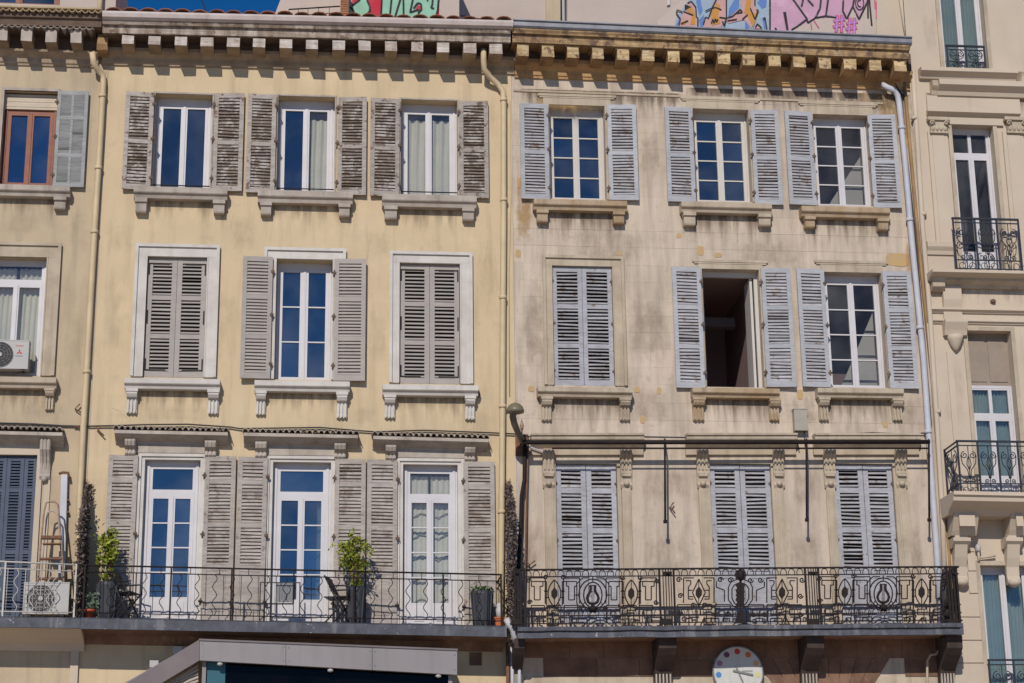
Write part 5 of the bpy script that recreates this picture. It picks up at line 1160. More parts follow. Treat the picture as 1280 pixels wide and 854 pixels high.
pipe(H, [(1141, 90, .1), (1147, 180, .1), (1153, 280, .1), (1163, 400, .1), (1172, 540, .1), (1178, 640, .1), (1182, 760, .1)], .045, CREAM, clamps=((1143, 148), (1154, 268), (1172, 515)), d=.1)
pipe(H, [(1126, -5, -.2), (1131, 30, -.2), (1137, 62, -.2)], .045, CREAM, d=-.2)
ys = [660, 690, 714, 742, 771.5, 800.5, 829, 858]
for ya, yb in zip(ys[:-1], ys[1:]):
    for l, r in ((1184 if ya > 740 else 1210, 1232),):
        x0, _, z0, z1 = rect(l + (ya - 700) * .05, 1230, ya, yb, .08); x1 = holes[3][0] - .072; q = MB(); q.box(x0, x1, YF - .03, YF + .01, z0 + .008, z1 - .008); q.build("stone_block", CREAM, H)

# ================================================================== WALLS BEHIND THE ROOFS
def PX(pts, d): return [(lambda p: (p.x, p.z))(U(x, y, d)) for (x, y) in pts]


def sheet(name, pts, d, m, parent, layer):
    q = MB(); q.poly(PX(pts, d), -d - .006 * layer - .004, -d - .006 * layer); return q.build(name, m, parent)


def strokes(name, lines, d, wd, m, parent, layer):
    q = MB(); idx = 0
    for ln in lines:
        ps = PX(ln, d)
        for a_, b_ in zip(ps[:-1], ps[1:]): idx += 1; q.bar(a_, b_, wd, -d - .006 * layer - .0015 - .00007 * idx, -d - .006 * layer)
    return q.build(name, m, parent)


s8 = lambda pts: [(400 + x / 8, y / 8) for (x, y) in pts]; s6 = lambda pts: [(950 + x / 6.4, y / 6.4) for (x, y) in pts]; s4 = lambda pts: [(820 + x / 8, y / 8) for (x, y) in pts]
dA = -3.0
q = MB(); q.poly(PX([(436, 40), (436, -90), (574, -90), (574, 40)], dA), 3.0, 4.2); wa = q.build("rooftop_wall", PINKWALL, label="grey chimney wall sprayed with mint green and red graffiti lettering", cat="wall")
sheet("graffiti_ground", [(440, 38), (440, -20), (549, -20), (549, 38)], dA, G_RED, wa, 0)
sheet("graffiti_letter", s8([(320, 60), (400, 0), (420, -60), (480, -60), (470, 5), (500, 80), (495, 120), (430, 185), (410, 260), (320, 260)]), dA, G_MINT, wa, 1)
sheet("graffiti_letter", s8([(622, -120), (605, 260), (735, 260), (745, 190), (832, 168), (832, 260), (985, 260), (1130, 260), (1175, 110), (1195, -120)]), dA, G_MINT, wa, 1)
sheet("graffiti_letter", s8([(288, 260), (288, 80), (330, 100), (345, 260)]), dA, G_MINT, wa, 2)
sheet("graffiti_fill", s8([(945, 110), (980, 55), (1008, 70), (1002, 112)]), dA, G_RED, wa, 3)
strokes("graffiti_outline", [s8(l) for l in ([(470, 5), (500, 80), (495, 120), (430, 185)], [(320, 60), (400, 0)], [(622, -120), (605, 260)], [(720, -60), (700, 140)], [(820, -60), (745, 190), (835, 165), (832, -60)], [(940, -60), (900, 130), (985, 100), (985, 210)], [(935, 90), (975, 35), (1010, 45), (1015, 100), (985, 130)], [(1195, -120), (1175, 110), (1130, 260)], [(1070, -20), (1075, 15)], [(1125, 40), (1110, 85), (1140, 90)], [(300, 75), (335, 110), (345, 220)], [(1130, -60), (1122, 45)])], dA, .035, G_BLK, wa, 4)
x0, x1, z0, z1 = rect(426, 435.5, -20, 20, -2.6); ch = MB()
ch_o = empty("brick_chimney", ((x0 + x1) / 2, 2.7, z0), "narrow orange brick chimney beside the mint green graffiti", "chimney")
n = 14
for k in range(n): q = MB(); za = z0 + (z1 - z0) * k / n; q.box(x0 + .004 * (k % 2), x1 - .004 * (k % 2), 2.6, 2.85, za + .006, za + (z1 - z0) / n - .002); q.build("brick", BRICK, ch_o)
dB = -4.5
q = MB(); q.poly(PX([(338, 40), (342, 22), (362, -30), (372, -90), (440, -90), (440, 40)], dB), 4.5, 7); q.build("gable_wall", PINKWALL, label="pale pinkish gable wall with slanting edge against the blue sky", cat="wall")
dC = -5.0
wc_o = empty("rear_house", (U(720, 40, dC).x, 5.0, U(720, 60, dC).z), "plain pinkish house wall behind the gutter between the two graffiti walls", "building")
q = MB(); q.poly(PX([(560, 60), (560, -90), (683, -90), (683, 60)], dC), 5.0, 6.5); q.build("wall", PINKWALL, wc_o)
q = MB(); q.poly(PX([(682, 60), (682, -90), (700, -90), (700, 60)], dC), 4.93, 6.5); q.build("pilaster", YEL2, wc_o)
q = MB(); q.poly(PX([(700.5, 60), (700.5, -90), (709, -90), (709, 60)], dC), 5.35, 6.5); q.build("recess", ROOM, wc_o)
p = U(705, 0, dC); q = MB(); q.tube([(p.x, 5.2, p.z - 1.5), (p.x, 5.2, p.z + 2)], .05, 8); q.build("drain_pipe", PIPEW, wc_o)
q = MB(); q.poly(PX([(709, 60), (709, -90), (990, -90), (990, 60)], dC), 5.0, 6.5); q.build("wall", PINKWALL, wc_o)
q = MB(); q.poly(PX([(833.5, 8), (833.5, -90), (837, -90), (837, 7)], dC), 4.95, 5.0); q.build("white_edge_strip", WHITE, wc_o)
dD = -.27
q = MB(); q.poly(PX([(812, 60), (822, 26), (858, -4), (905, -50), (960, -90), (1150, -90), (1150, 70)], dD), .27, 1.2); wd = q.build("parapet_wall", PINKWALL, label="rooftop wall with blue and orange graffiti beside pink graffiti letters", cat="wall")
sheet("graffiti_ground", [(840, 50), (846, 20), (858, 4), (872, -12), (961, -12), (961, 50)], dD, G_SKY, wd, 0)
for pts in ([(195, 260), (235, 180), (255, 190), (210, 270)], [(400, 10), (440, -30), (465, 100), (440, 160), (420, 110)], [(730, 90), (800, -30), (830, -30), (830, 80), (720, 180)], [(1010, 30), (1050, -20), (1110, -20), (1100, 70), (1060, 90)], [(1060, 180), (1085, 170), (1110, 290), (1080, 290)], [(890, 215), (920, 210), (930, 290), (890, 290)], [(430, 200), (480, 150), (470, 290), (440, 290)]): sheet("graffiti_patch", s4(pts), dD, G_BLUE, wd, 1)
for pts in ([(225, 290), (260, 150), (320, 30), (370, 30), (400, 120), (415, 290)], [(470, 290), (480, 190), (530, 190), (570, 60), (640, -60), (690, -60), (700, 190), (640, 290)], [(700, 210), (800, 110), (860, 90), (840, 40), (860, -60), (980, -60), (985, 60), (1010, 110), (990, 180), (950, 290), (880, 200), (720, 240)], [(970, 290), (1010, 245), (1050, 290)]): sheet("graffiti_figure", s4(pts), dD, G_SALM, wd, 2)
for pts in ([(300, 100), (350, 60), (390, 140), (390, 250), (340, 250), (360, 160)], [(545, 150), (600, 30), (640, 60), (620, 160), (640, 240), (560, 260)], [(880, 130), (910, -40), (950, -40), (940, 110), (990, 150), (1000, 110), (1010, 160), (970, 280), (930, 190)], [(250, 250), (290, 210), (330, 210), (280, 255)]): sheet("graffiti_figure", s4(pts), dD, G_ORG, wd, 3)
sheet("graffiti_mark", s4([(285, 50), (350, 75), (285, 110)]), dD, G_BLK, wd, 4)
strokes("graffiti_outline", [s4(l) for l in ([(400, 180), (395, 80), (350, 20), (310, 40)], [(265, 130), (210, 105), (200, 140), (240, 195), (225, 260)], [(270, 120), (370, 160)], [(490, 120), (540, 95), (590, 80), (650, 105)], [(525, 180), (560, 80), (610, -20)], [(700, -20), (700, 190), (680, 265), (660, 220)], [(630, 180), (700, 190), (760, 170), (840, 100), (860, 130), (800, 140)], [(710, 215), (805, 200)], [(860, 200), (915, 150)], [(940, 90), (985, 200), (1020, 110), (1000, 105)], [(985, -20), (985, 60)], [(990, 280), (1010, 245), (1055, 290)], [(1070, 200), (1085, 180), (1105, 290)], [(470, 250), (490, 180), (525, 190)], [(245, 245), (315, 215)], [(550, 240), (565, 200), (575, 240), (590, 195), (600, 230), (615, 200)], [(415, 180), (415, 290)])], dD, .022, G_BLK, wd, 5)
sheet("graffiti_ground", [(962, 50), (962, -12), (1092, -12), (1092, 56)], dD, G_PINK, wd, 0)
sheet("graffiti_bare_patch", s6([(240, 245), (290, 225), (375, 185), (440, 150), (610, 145), (690, 155), (740, 60), (790, 160), (850, 30), (905, -60), (920, -60), (920, 330), (240, 330)]), dD, PINKWALL, wd, 1)
strokes("graffiti_outline", [s6(l) for l in ([(78, -80), (78, 250)], [(250, -20), (375, 155), (290, 220), (250, 242)], [(190, 100), (215, 240)], [(200, 100), (220, 240)], [(375, 155), (380, 188), (440, 148), (478, 70), (488, -20)], [(380, 0), (425, 50)], [(345, -10), (330, 55)], [(440, 148), (525, 132), (545, -20)], [(525, 132), (610, 145)], [(668, -60), (660, 90), (692, 155), (740, 55), (790, 160), (852, 30), (880, -40)], [(755, -20), (740, 55)], [(860, -10), (862, 150)], [(870, -20), (892, 210)], [(120, 225), (130, 245)])], dD, .032, G_BLK, wd, 3)
strokes("graffiti_drips", [s6(l) for l in ([(915, -30), (918, 70)], [(928, 20), (930, 150)], [(405, 190), (412, 240)], [(430, 170), (470, 230)])], dD, .02, G_MAG, wd, 3)
cx_, cy_ = 795, 30
strokes("copyright_ring", [s6([(cx_ + 33 * math.cos(k * math.pi / 6), cy_ + 52 * math.sin(k * math.pi / 6)) for k in range(13)]), s6([(cx_ + 17 * math.cos(k * math.pi / 6), cy_ + 27 * math.sin(k * math.pi / 6)) for k in range(2, 11)])], dD, .018, G_BLK, wd, 3)
for cx_, cy_ in ((635, 195), (735, 215)):
    strokes("hash_sign", [s6(l) for l in ([(cx_ - 50, cy_ - 20), (cx_ + 45, cy_ - 35)], [(cx_ - 55, cy_ + 25), (cx_ + 40, cy_ + 12)], [(cx_ - 18, cy_ - 70), (cx_ - 28, cy_ + 70)], [(cx_ + 18, cy_ - 70), (cx_ + 14, cy_ + 70)])], dD, .065, G_MAG, wd, 3)
    strokes("hash_sign", [s6(l) for l in ([(cx_ - 45, cy_ - 20), (cx_ + 40, cy_ - 35)], [(cx_ - 50, cy_ + 25), (cx_ + 35, cy_ + 12)], [(cx_ - 18, cy_ - 65), (cx_ - 28, cy_ + 65)], [(cx_ + 18, cy_ - 65), (cx_ + 14, cy_ + 65)])], dD, .03, flat("lilac_spray_paint", (0.42, 0.22, 0.5)), wd, 4)


def roof_fence(pts, d, label):
    ps = [U(x, y, d) for (x, y) in pts]; q = MB(); q.tube(ps, .014, 5); o = q.build("roof_fence", IRON, label=label, cat="fence", group="low iron fences on the roof")
    q = MB(); q.tube([p - Vector((0, 0, .13)) for p in ps], .008, 5); q.build("lower_rail", IRON, o)
    for a_, b_ in zip(ps[:-1], ps[1:]):
        n = max(2, int((b_ - a_).length / .16))
        for k in range(n): p = a_.lerp(b_, k / n); q = MB(); q.tube([p, p - Vector((0, 0, .6))], .007, 4); q.build("fence_bar", IRON, o)


roof_fence([(361, 12), (385, 10.5), (425, 8)], -1.6, "low iron fence on the roof left of the mint graffiti"); roof_fence([(576, 19.5), (600, 24), (622, 28)], -1.6, "low sloping iron fence on the roof right of the chimney wall")
q = MB(); q.tube([U(250, -4, -1), U(254, 5, -1), U(258, 16, -.6), U(259, 22, -.3)], .012, 5); q.build("overhead_cable", BLACKP, label="thin black cable crossing the patch of blue sky", cat="cable")

# ================================================================== THINGS ON THE BALCONIES AND WALLS
def at(px, d, zf): x = U(px, 750, d).x; return Vector((x, -d, zf(x)))


def ac_unit(l, r, t, b, d, depth, label, logo):
    x0, x1, z0, z1 = rect(l, r, t, b, d); w_, h_ = x1 - x0, z1 - z0; q = MB(); q.box(x0, x1, -d, -d + depth, z0 + .03, z1); q.box(x0 - .006, x1 + .006, -d - .006, -d + depth + .006, z1, z1 + .015)
    o = q.build("air_conditioner", ACW, label=label, cat="air conditioner", group="outdoor air conditioning units")
    for xx in (x0 + .08, x1 - .12): e = MB(); e.box(xx, xx + .05, -d + .02, -d + depth - .02, z0, z0 + .03); e.build("foot", BLACKP, o)
    cx, cz, rr = x0 + w_ * .38, z0 + .03 + (h_ - .03) * .5, h_ * .42
    e = MB(); n = 24; pts = [(cx + rr * math.cos(2 * math.pi * k / n), cz + rr * math.sin(2 * math.pi * k / n)) for k in range(n)]; e.poly(pts, -d - .004, -d + .002); e.build("fan_opening", DARKG, o)
    e = MB()
    for f_ in (1.0, .8, .6, .4): e.tube([(cx + rr * f_ * math.cos(2 * math.pi * k / n), -d - .012, cz + rr * f_ * math.sin(2 * math.pi * k / n)) for k in range(n)], .0035, 4, closed=True)
    for k in range(12): a_ = 2 * math.pi * k / 12; e.tube([(cx + rr * .15 * math.cos(a_), -d - .012, cz + rr * .15 * math.sin(a_)), (cx + rr * math.cos(a_), -d - .012, cz + rr * math.sin(a_))], .003, 4)
    e.build("fan_guard", GREYP if logo else ACW, o)
    e = MB(); e.poly([(cx + rr * .17 * math.cos(2 * math.pi * k / 12), cz + rr * .17 * math.sin(2 * math.pi * k / 12)) for k in range(12)], -d - .022, -d - .014); e.build("fan_hub", ACW, o)
    if not logo:
        e = MB()
        for k in range(7): e.box(x0 + w_ * .03, x0 + w_ * .72, -d - .010, -d - .006, z0 + .06 + (h_ - .1) * k / 6, z0 + .066 + (h_ - .1) * k / 6)
        for k in range(9): xx = x0 + w_ * .03 + w_ * .69 * k / 8; e.box(xx, xx + .006, -d - .0055, -d - .002, z0 + .06, z1 - .03)
        e.build("front_grille", ACW, o)
    else:
        lx, lz = x1 - w_ * .2, z0 + h_ * .62; s_ = .028
        e = MB()
        for ang in (90, 210, 330):
            a_ = R(ang); c_ = (lx + s_ * math.cos(a_) * .9, lz + s_ * math.sin(a_) * .9); u_ = (math.cos(a_), math.sin(a_)); v_ = (-u_[1], u_[0])
            e.poly([(c_[0] + u_[0] * s_, c_[1] + u_[1] * s_), (c_[0] + v_[0] * s_ * .55, c_[1] + v_[1] * s_ * .55), (c_[0] - u_[0] * s_, c_[1] - u_[1] * s_), (c_[0] - v_[0] * s_ * .55, c_[1] - v_[1] * s_ * .55)], -d - .004, -d)
        e.build("emblem", REDP, o)
        for zz, mm, wd_ in ((lz + .10, REDP, .13), (lz - .075, GREYP, .12)):
            e = MB()
            for k in range(9): xx = lx - wd_ / 2 + wd_ * k / 9; e.box(xx, xx + wd_ / 9 * .6, -d - .003, -d, zz, zz + .016 + .006 * (k % 3 == 0))
            e.build("lettering", mm, o)
    return o


ac_unit(-22, 35.5, 426, 463, .21, .20, "grey white air conditioner with red emblem standing on the window sill", True)
ac_unit(29, 86, 729, 770, .62, .30, "off white air conditioner on the white-railed balcony below the ladder", False)

# stepladder leaning on the wall
o = empty("step_ladder", at(62, .35, zfloor_l), "rusty brown folding stepladder with a hooped top on the balcony", "ladder")


def LP(px, py, d): return U(px, py, d)


q = MB(); q.tube([LP(46, 752, .5), LP(51, 680, .45), LP(55, 640, .42), LP(57.5, 629, .4), LP(62, 627, .4), LP(69, 627.5, .4), LP(72.5, 631, .4), LP(74, 645, .42), LP(77, 680, .45), LP(80, 730, .5), LP(81, 752, .5)], .015, 8); q.build("front_rail", WOODN, o)
q = MB(); q.tube([LP(49, 752, .2), LP(54, 690, .25), LP(58, 650, .3), LP(60, 641, .32), LP(64, 638.5, .32), LP(69, 640, .32), LP(73, 646, .32), LP(76, 690, .25), LP(79, 752, .2)], .014, 8); q.build("rear_rail", GREYST, o)
for (a_, b_, ya, hh_) in ((51.5, 77, 674, .05), (53.5, 76.5, 681, .02), (50, 78, 700, .03), (48, 80, 725, .03)):
    A, B = LP(a_, ya, .44), LP(b_, ya, .44); q = MB(); q.quadbox([(A.x, A.y - .05, A.z), (B.x, B.y - .05, B.z), (B.x, B.y + .05, B.z), (A.x, A.y + .05, A.z), (A.x, A.y - .05, A.z + hh_), (B.x, B.y - .05, B.z + hh_), (B.x, B.y + .05, B.z + hh_), (A.x, A.y + .05, A.z + hh_)]); q.build("step", RUST, o)
# white duct beside it
o = empty("white_duct", at(78, .1, zfloor_l), "tall white cable duct with a dark cap standing against the yellow wall", "duct")
A, B = U(76, 752, .10), U(80.5, 594, .10)
q = MB(); q.quadbox([(A.x - .05, -.12, A.z), (A.x + .05, -.12, A.z), (A.x + .05, -.02, A.z), (A.x - .05, -.02, A.z), (B.x - .05, -.12, B.z), (B.x + .05, -.12, B.z), (B.x + .05, -.02, B.z), (B.x - .05, -.02, B.z)]); q.build("duct_body", PIPEW, o)
q = MB(); q.tube([(B.x - .09, -.1, B.z + .02), (B.x - .03, -.1, B.z + .045), (B.x + .06, -.1, B.z + .04), (B.x + .08, -.1, B.z - .06)], .022, 6); q.build("cap", RUST, o)
for py in (625, 640): p = U(83.5, py, .1); q = MB(); q.box(p.x - .02, p.x + .03, -.1, 0, p.z - .015, p.z + .015); q.build("clip", RUST, o)


def rag_leaves(mb, n, fn, s0, s1):
    for _ in range(n):
        p, up = fn(); s_ = random.uniform(s0, s1)
        a_ = Vector((random.gauss(0, 1), random.gauss(0, 1), random.gauss(0, 1))).normalized(); b_ = a_.cross(Vector((random.gauss(0, 1), random.gauss(0, 1), random.gauss(0, 1)))).normalized()
        k = len(mb.v); mb.v += [tuple(p - a_ * s_), tuple(p - b_ * s_ * .45), tuple(p + a_ * s_), tuple(p + b_ * s_ * .45)]; mb.f.append([k, k + 1, k + 2, k + 3]); mb.sm.append(False)


def screen(px, top_wall, top_front, zf, label, edge, n=3000, dmax=.76):
    x = U(px, 700, .02).x; zb = zf(x); zw, zfr = U(px, top_wall, .02).z, U(px, top_front, dmax).z
    o = empty("leaf_screen", (x, -dmax / 2, zb), label, "privacy screen", "artificial leaf screens across the balconies")
    top = lambda t: zw + (zfr - zw) * t ** 1.3
    q = MB()
    for k in range(9): d = dmax * k / 8; q.tube([(x, -d - .01, zb), (x, -d - .01, top(k / 8) - .05)], .007, 4)
    for k in range(9): z = zb + .25 * k; q.tube([(x, -.01, z), (x, -dmax, z if z < zfr else z)], .006, 4) if z < zfr else None
    q.build("wire_frame", IRON, o)
    mb = MB()

    def fn():
        t = random.random(); z = zb + random.random() ** .9 * (top(t) - zb); return Vector((x + random.gauss(0, .028), -.01 - dmax * t, z + random.uniform(-.03, .05))), None
    rag_leaves(mb, n, fn, .028, .052); lf = mb.build("foliage", LEAFD, o); lf["kind"] = "stuff"
    for k in range(5): p = U(px + random.uniform(-1, 2), top_wall, .05); q = MB(); q.tube([(x, -.05 - .03 * k, zw - .3), (x + random.uniform(-.05, .05), -.05 - .03 * k, zw + random.uniform(.0, .08))], .008, 4, r1=.003); q.build("twig", RUST, o)
    if edge: q = MB(); q.tube([(x - .01, -.3, zb + .9), (x - .01, -.3, top(.5) - .3), (x - .01, -.2, top(.3))], .05, 6, r1=.02); q.build("edge_trim", TARP, o)


screen(106, 604, 652, zfloor_y, "dark dry leaf screen between the white and black balcony railings", False)
screen(636, 603, 652, zfloor_y, "dark dry leaf screen with blue edge beside the ornate railing", True)


def planter(px, d, w_, h_, label, kind):
    b = at(px, d, zfloor_y); o = empty("potted_shrub", b, label, "potted plant", "charcoal planters on the balcony")
    q = MB(); r = w_ / 2; n = 20
    q.lathe(b, [(r * .72, 0), (r * .78, h_ * .25), (r * .95, h_ * .9), (r, h_), (r * .9, h_), (r * .85, h_ * .93)], n)
    for k in range(n // 2): a_ = 2 * math.pi * k / (n / 2); q.tube([(b.x + r * .73 * math.cos(a_), b.y + r * .73 * math.sin(a_), b.z), (b.x + r * .96 * math.cos(a_), b.y + r * .96 * math.sin(a_), b.z + h_ * .95)], .012, 4)
    q.build("pot", POT, o); q = MB(); q.lathe((b.x, b.y, b.z + h_ * .9), [(r * .86, 0), (r * .7, .02)], 12); q.build("soil", SOIL, o)
    top = b + Vector((0, 0, h_ * .9)); mb = MB()
    if kind == "low":
        def fn():
            a_ = random.random() * 6.28; rr = r * random.random() ** .5; return top + Vector((rr * math.cos(a_), rr * math.sin(a_), random.uniform(.02, .13))), None
        rag_leaves(mb, 220, fn, .02, .045); mb.build("foliage", LEAFG, o); return
    hgt, spread, lean = kind
    q = MB(); tips = []
    for k in range(9):
        a_ = random.random() * 6.28; e = random.uniform(.35, 1.0); pts = [top.copy()]
        for s in range(1, 6): t = s / 5; pts.append(top + Vector((spread * e * math.cos(a_) * t ** 1.4 + lean * t, spread * e * .7 * math.sin(a_) * t ** 1.4, hgt * t * random.uniform(.92, 1.06) * (1.08 - .4 * e * e))))
        q.tube(pts, .009, 5, r1=.003); tips.append(pts)
    q.build("stem", RUST, o)
    cl = []
    for pts in tips:
        for s in range(1, 6): cl += [pts[s] + Vector((random.gauss(0, .05), random.gauss(0, .05), random.gauss(0, .04))) for _ in range(3 if s > 2 else 1)]

    def fn(): c = random.choice(cl); return c + Vector((random.gauss(0, .035), random.gauss(0, .035), random.gauss(0, .04))), None
    rag_leaves(mb, 560, fn, .028, .062); rag_leaves(mb, 320, fn, .014, .03); mb.build("foliage", LEAF, o)


planter(134, .45, .37, .62, "tall charcoal planter with a narrow yellow green shrub beside the leaf screen", (.86, .13, -.0))
planter(445, .50, .30, .61, "tall charcoal planter with a bushy yellow green shrub between two doors", (.86, .36, .0))
planter(602.5, .45, .38, .60, "charcoal planter with a low green plant at the right balcony end", "low")
# small red pot
b = at(113, .55, zfloor_y); o = empty("flower_pot", b, "small red plastic pot with a leafy sprig beside the left leaf screen", "flower pot")
q = MB(); q.lathe(b, [(.05, 0), (.075, .13), (.085, .13), (.085, .17), (.06, .17)], 14); q.build("pot", POTR, o)
mb = MB(); rag_leaves(mb, 130, lambda: (b + Vector((random.gauss(.02, .06), random.gauss(0, .05), .2 + random.random() * .22)), None), .02, .045); mb.build("foliage", mat("grey_green_leaf", (0.14, 0.2, 0.13), None, 9, .8), o)
b = at(624, .5, zfloor_y); o = empty("flower_box", b, "orange terracotta box with a white pot inside beside the right leaf screen", "flower box")
q = MB(); q.quadbox([(b.x - .06, b.y - .08, b.z), (b.x + .05, b.y - .08, b.z), (b.x + .05, b.y + .08, b.z), (b.x - .06, b.y + .08, b.z), (b.x - .08, b.y - .1, b.z + .17), (b.x + .07, b.y - .1, b.z + .17), (b.x + .07, b.y + .1, b.z + .17), (b.x - .08, b.y + .1, b.z + .17)]); q.box(b.x - .09, b.x + .08, b.y - .11, b.y + .11, b.z + .15, b.z + .175); q.build("box", POTO, o)
q = MB(); q.lathe((b.x, b.y, b.z + .17), [(.05, 0), (.06, .15), (.045, .16), (.05, .22), (.02, .25)], 12); q.build("white_pot", ACW, o)


def folding_chair(px, d, rot, label, hb=.80):
    b = at(px, d, zfloor_y); o = empty("folding_chair", b, label, "chair", "black chairs on the balcony"); M = Matrix.Translation(b) @ Matrix.Rotation(rot, 4, 'Z')
    T = lambda x, y, z: M @ Vector((x, y, z))
    for s in (-1, 1):
        q = MB(); q.tube([T(s * .2, -.22, 0), T(s * .2, .02, .44), T(s * .2, .2, hb)], .013, 6); q.build("leg", BLACKP, o)
        q = MB(); q.tube([T(s * .18, .22, 0), T(s * .18, -.2, .45)], .013, 6); q.build("leg", BLACKP, o)
        q = MB(); q.tube([T(s * .22, .1, .62), T(s * .22, -.2, .62), T(s * .22, -.2, .45)], .014, 6); q.build("armrest", BLACKP, o)
    for k in range(6):
        q = MB(); y = -.2 + .07 * k; c = [T(x, yy, z) for z in (.445, .46) for (x, yy) in ((-.2, y), (.2, y), (.2, y + .055), (-.2, y + .055))]; q.quadbox(c); q.build("seat_slat", BLACKP, o)
    for k in range(4):
        q = MB(); z = .54 + .065 * k; y = .07 + .115 * (z - .5) / .3; c = [T(x, yy, zz) for zz in (z, z + .05) for (x, yy) in ((-.2, y), (.2, y), (.2, y + .015), (-.2, y + .015))]; q.quadbox(c); q.build("back_slat", BLACKP, o)
    q = MB(); q.tube([T(-.2, -.18, .08), T(.2, -.18, .08)], .01, 6); q.build("stretcher", BLACKP, o)


folding_chair(155, .42, R(70), "black folding chair close behind the tall planter by the leaf screen")
folding_chair(424, .42, R(75), "black folding chair beside the bushy shrub")
# folded table leaning against the railing
b = at(349, .62, zfloor_y); o = empty("folded_table", b, "dark folded metal table leaning behind the railing by the middle door", "table"); x0, x1, z0, z1 = rect(324.8, 374.5, 727.5, 778, .62)
q = MB(); q.tube([(x0, -.62, z0), (x1, -.62, z0), (x1, -.55, z1), (x0, -.55, z1)], .013, 6, closed=True); q.build("outer_frame", BLACKP, o)
xa, xb, za, zb = rect(331, 367, 711, 755, .56); q = MB(); q.tube([(xa, -.58, z0), (xa, -.52, zb)], .014, 6); q.tube([(xb, -.57, za), (xb, -.52, zb)], .012, 6); q.tube([(xa, -.57, za), (xb, -.57, za)], .012, 6); q.build("inner_frame", BLACKP, o)
xa, xb, za, zb = rect(345.5, 366, 729, 753, .55); q = MB()
for k in range(6): q.box(xa + (xb - xa) * k / 6, xa + (xb - xa) * (k + .93) / 6, -.56, -.545, za, zb)
q.build("table_leaf", GREYP, o)
# dark folding thing at the right end of the ornate balcony
b = Vector((U(1184, 745, .6).x, -.6, SB2.z)); o = empty("garden_parasol", b, "closed dark parasol standing in the right corner of the ornate balcony", "parasol")
q = MB(); q.tube([b + Vector((0, 0, .02)), b + Vector((0, 0, 1.0))], .02, 8); q.build("pole", IRON, o)
q = MB(); q.lathe(b, [(.03, .12), (.10, .2), (.13, .45), (.10, .7), (.07, .82), (.03, .95)], 9); wobble(q, .03, 9).build("canopy", mat("dark_fabric", (0.05, 0.045, 0.05), None, 6, .9), o); q = MB(); q.lathe(b, [(.17, 0), (.17, .05), (.04, .08)], 12); q.build("base", IRON, o)

# wall lamp at the joint of the two houses
b = U(653, 556, .02); o = empty("wall_lamp", b, "olive mushroom-headed street lamp on a curved arm between the two houses", "street lamp")
hc = U(644, 510, .85)
q = MB(); q.tube([U(653, 553, .03), U(652.5, 551, .25), U(648, 542, .5), U(643, 530, .68), U(641, 521, .76), hc + Vector((-.03, 0, -.06))], .045, 10, r1=.06); q.build("arm", mat("olive_brown_paint", (0.12, 0.10, 0.075), (0.2, 0.16, 0.12), 6, .6), o)
q = MB(); q.lathe((hc.x, hc.y, hc.z - .08), [(.06, -.02), (.145, .0), (.15, .03), (.14, .06), (.125, .10), (.085, .14), (.03, .165)], 20); q.build("lamp_head", mat("olive_enamel", (0.15, 0.135, 0.085), (0.19, 0.165, 0.11), 5, .4), o)
q = MB(); p = U(653, 552, .02); q.box(p.x - .12, p.x + .1, -.05, -.005, p.z - .25, p.z + .12); q.build("wall_plate", RUST, o)
b = U(652.5, 545, .3); o = empty("small_bulb", b, "small bare bulb on a thin stalk beside the wall lamp", "bulb"); q = MB(); q.tube([b + Vector((0, .28, -.1)), b, b + Vector((0, 0, .1))], .01, 6); q.build("stalk", IRON, o); q = MB(); q.lathe((b.x, b.y, b.z + .1), [(.018, 0), (.03, .03), (.035, .08), (.02, .13), (.006, .19)], 10); q.build("bulb", mat("amber_glass", (0.30, 0.22, 0.13), None, 4, .2), o)
q = MB(); q.tube([U(656, 556, .12), U(655.5, 600, .12), U(652, 620, .10), U(651, 660, .10), U(648.5, 700, .10), U(648, 712, .1)], .035, 8); q.build("black_standpipe", IRON, label="black soot-stained pipe running down from the wall lamp to the railing", cat="pipe")
q = MB(); q.tube([U(660, 557, .1), U(658.5, 610, .1), U(657, 700, .1), U(655, 780, .1)], .016, 6); q.build("thin_rusty_pipe", RUST, label="thin rusty pipe right of the black soot-stained pipe", cat="pipe")
# old awning frame
b = U(653, 553, .3); o = empty("awning_frame", b, "long black iron awning frame with hanging rods across the stone house", "awning frame")
A, B = U(653, 553, .38), U(1162, 552.5, .38)
q = MB(); q.tube([A, B], .038, 8); q.build("front_bar", IRON, o)
A, B = U(690, 560.5, .38), U(1160, 560.5, .38); q = MB(); q.tube([A, B], .016, 6); q.build("lower_bar", IRON, o)
for px, y0_, y1_ in ((831, 551, 652), (1008, 551, 650), (1161, 551, 650)):
    q = MB(); q.tube([U(px, y0_, .38), U(px + .5, y1_, .38)], .018, 6); q.tube([U(px + .5, y1_ - 2, .38), U(px + .5, y1_ + 2, .38)], .032, 8); q.tube([U(px, y0_, .38), U(px, y0_ - 2, 0)], .016, 6); q.build("hanging_rod", IRON, o)
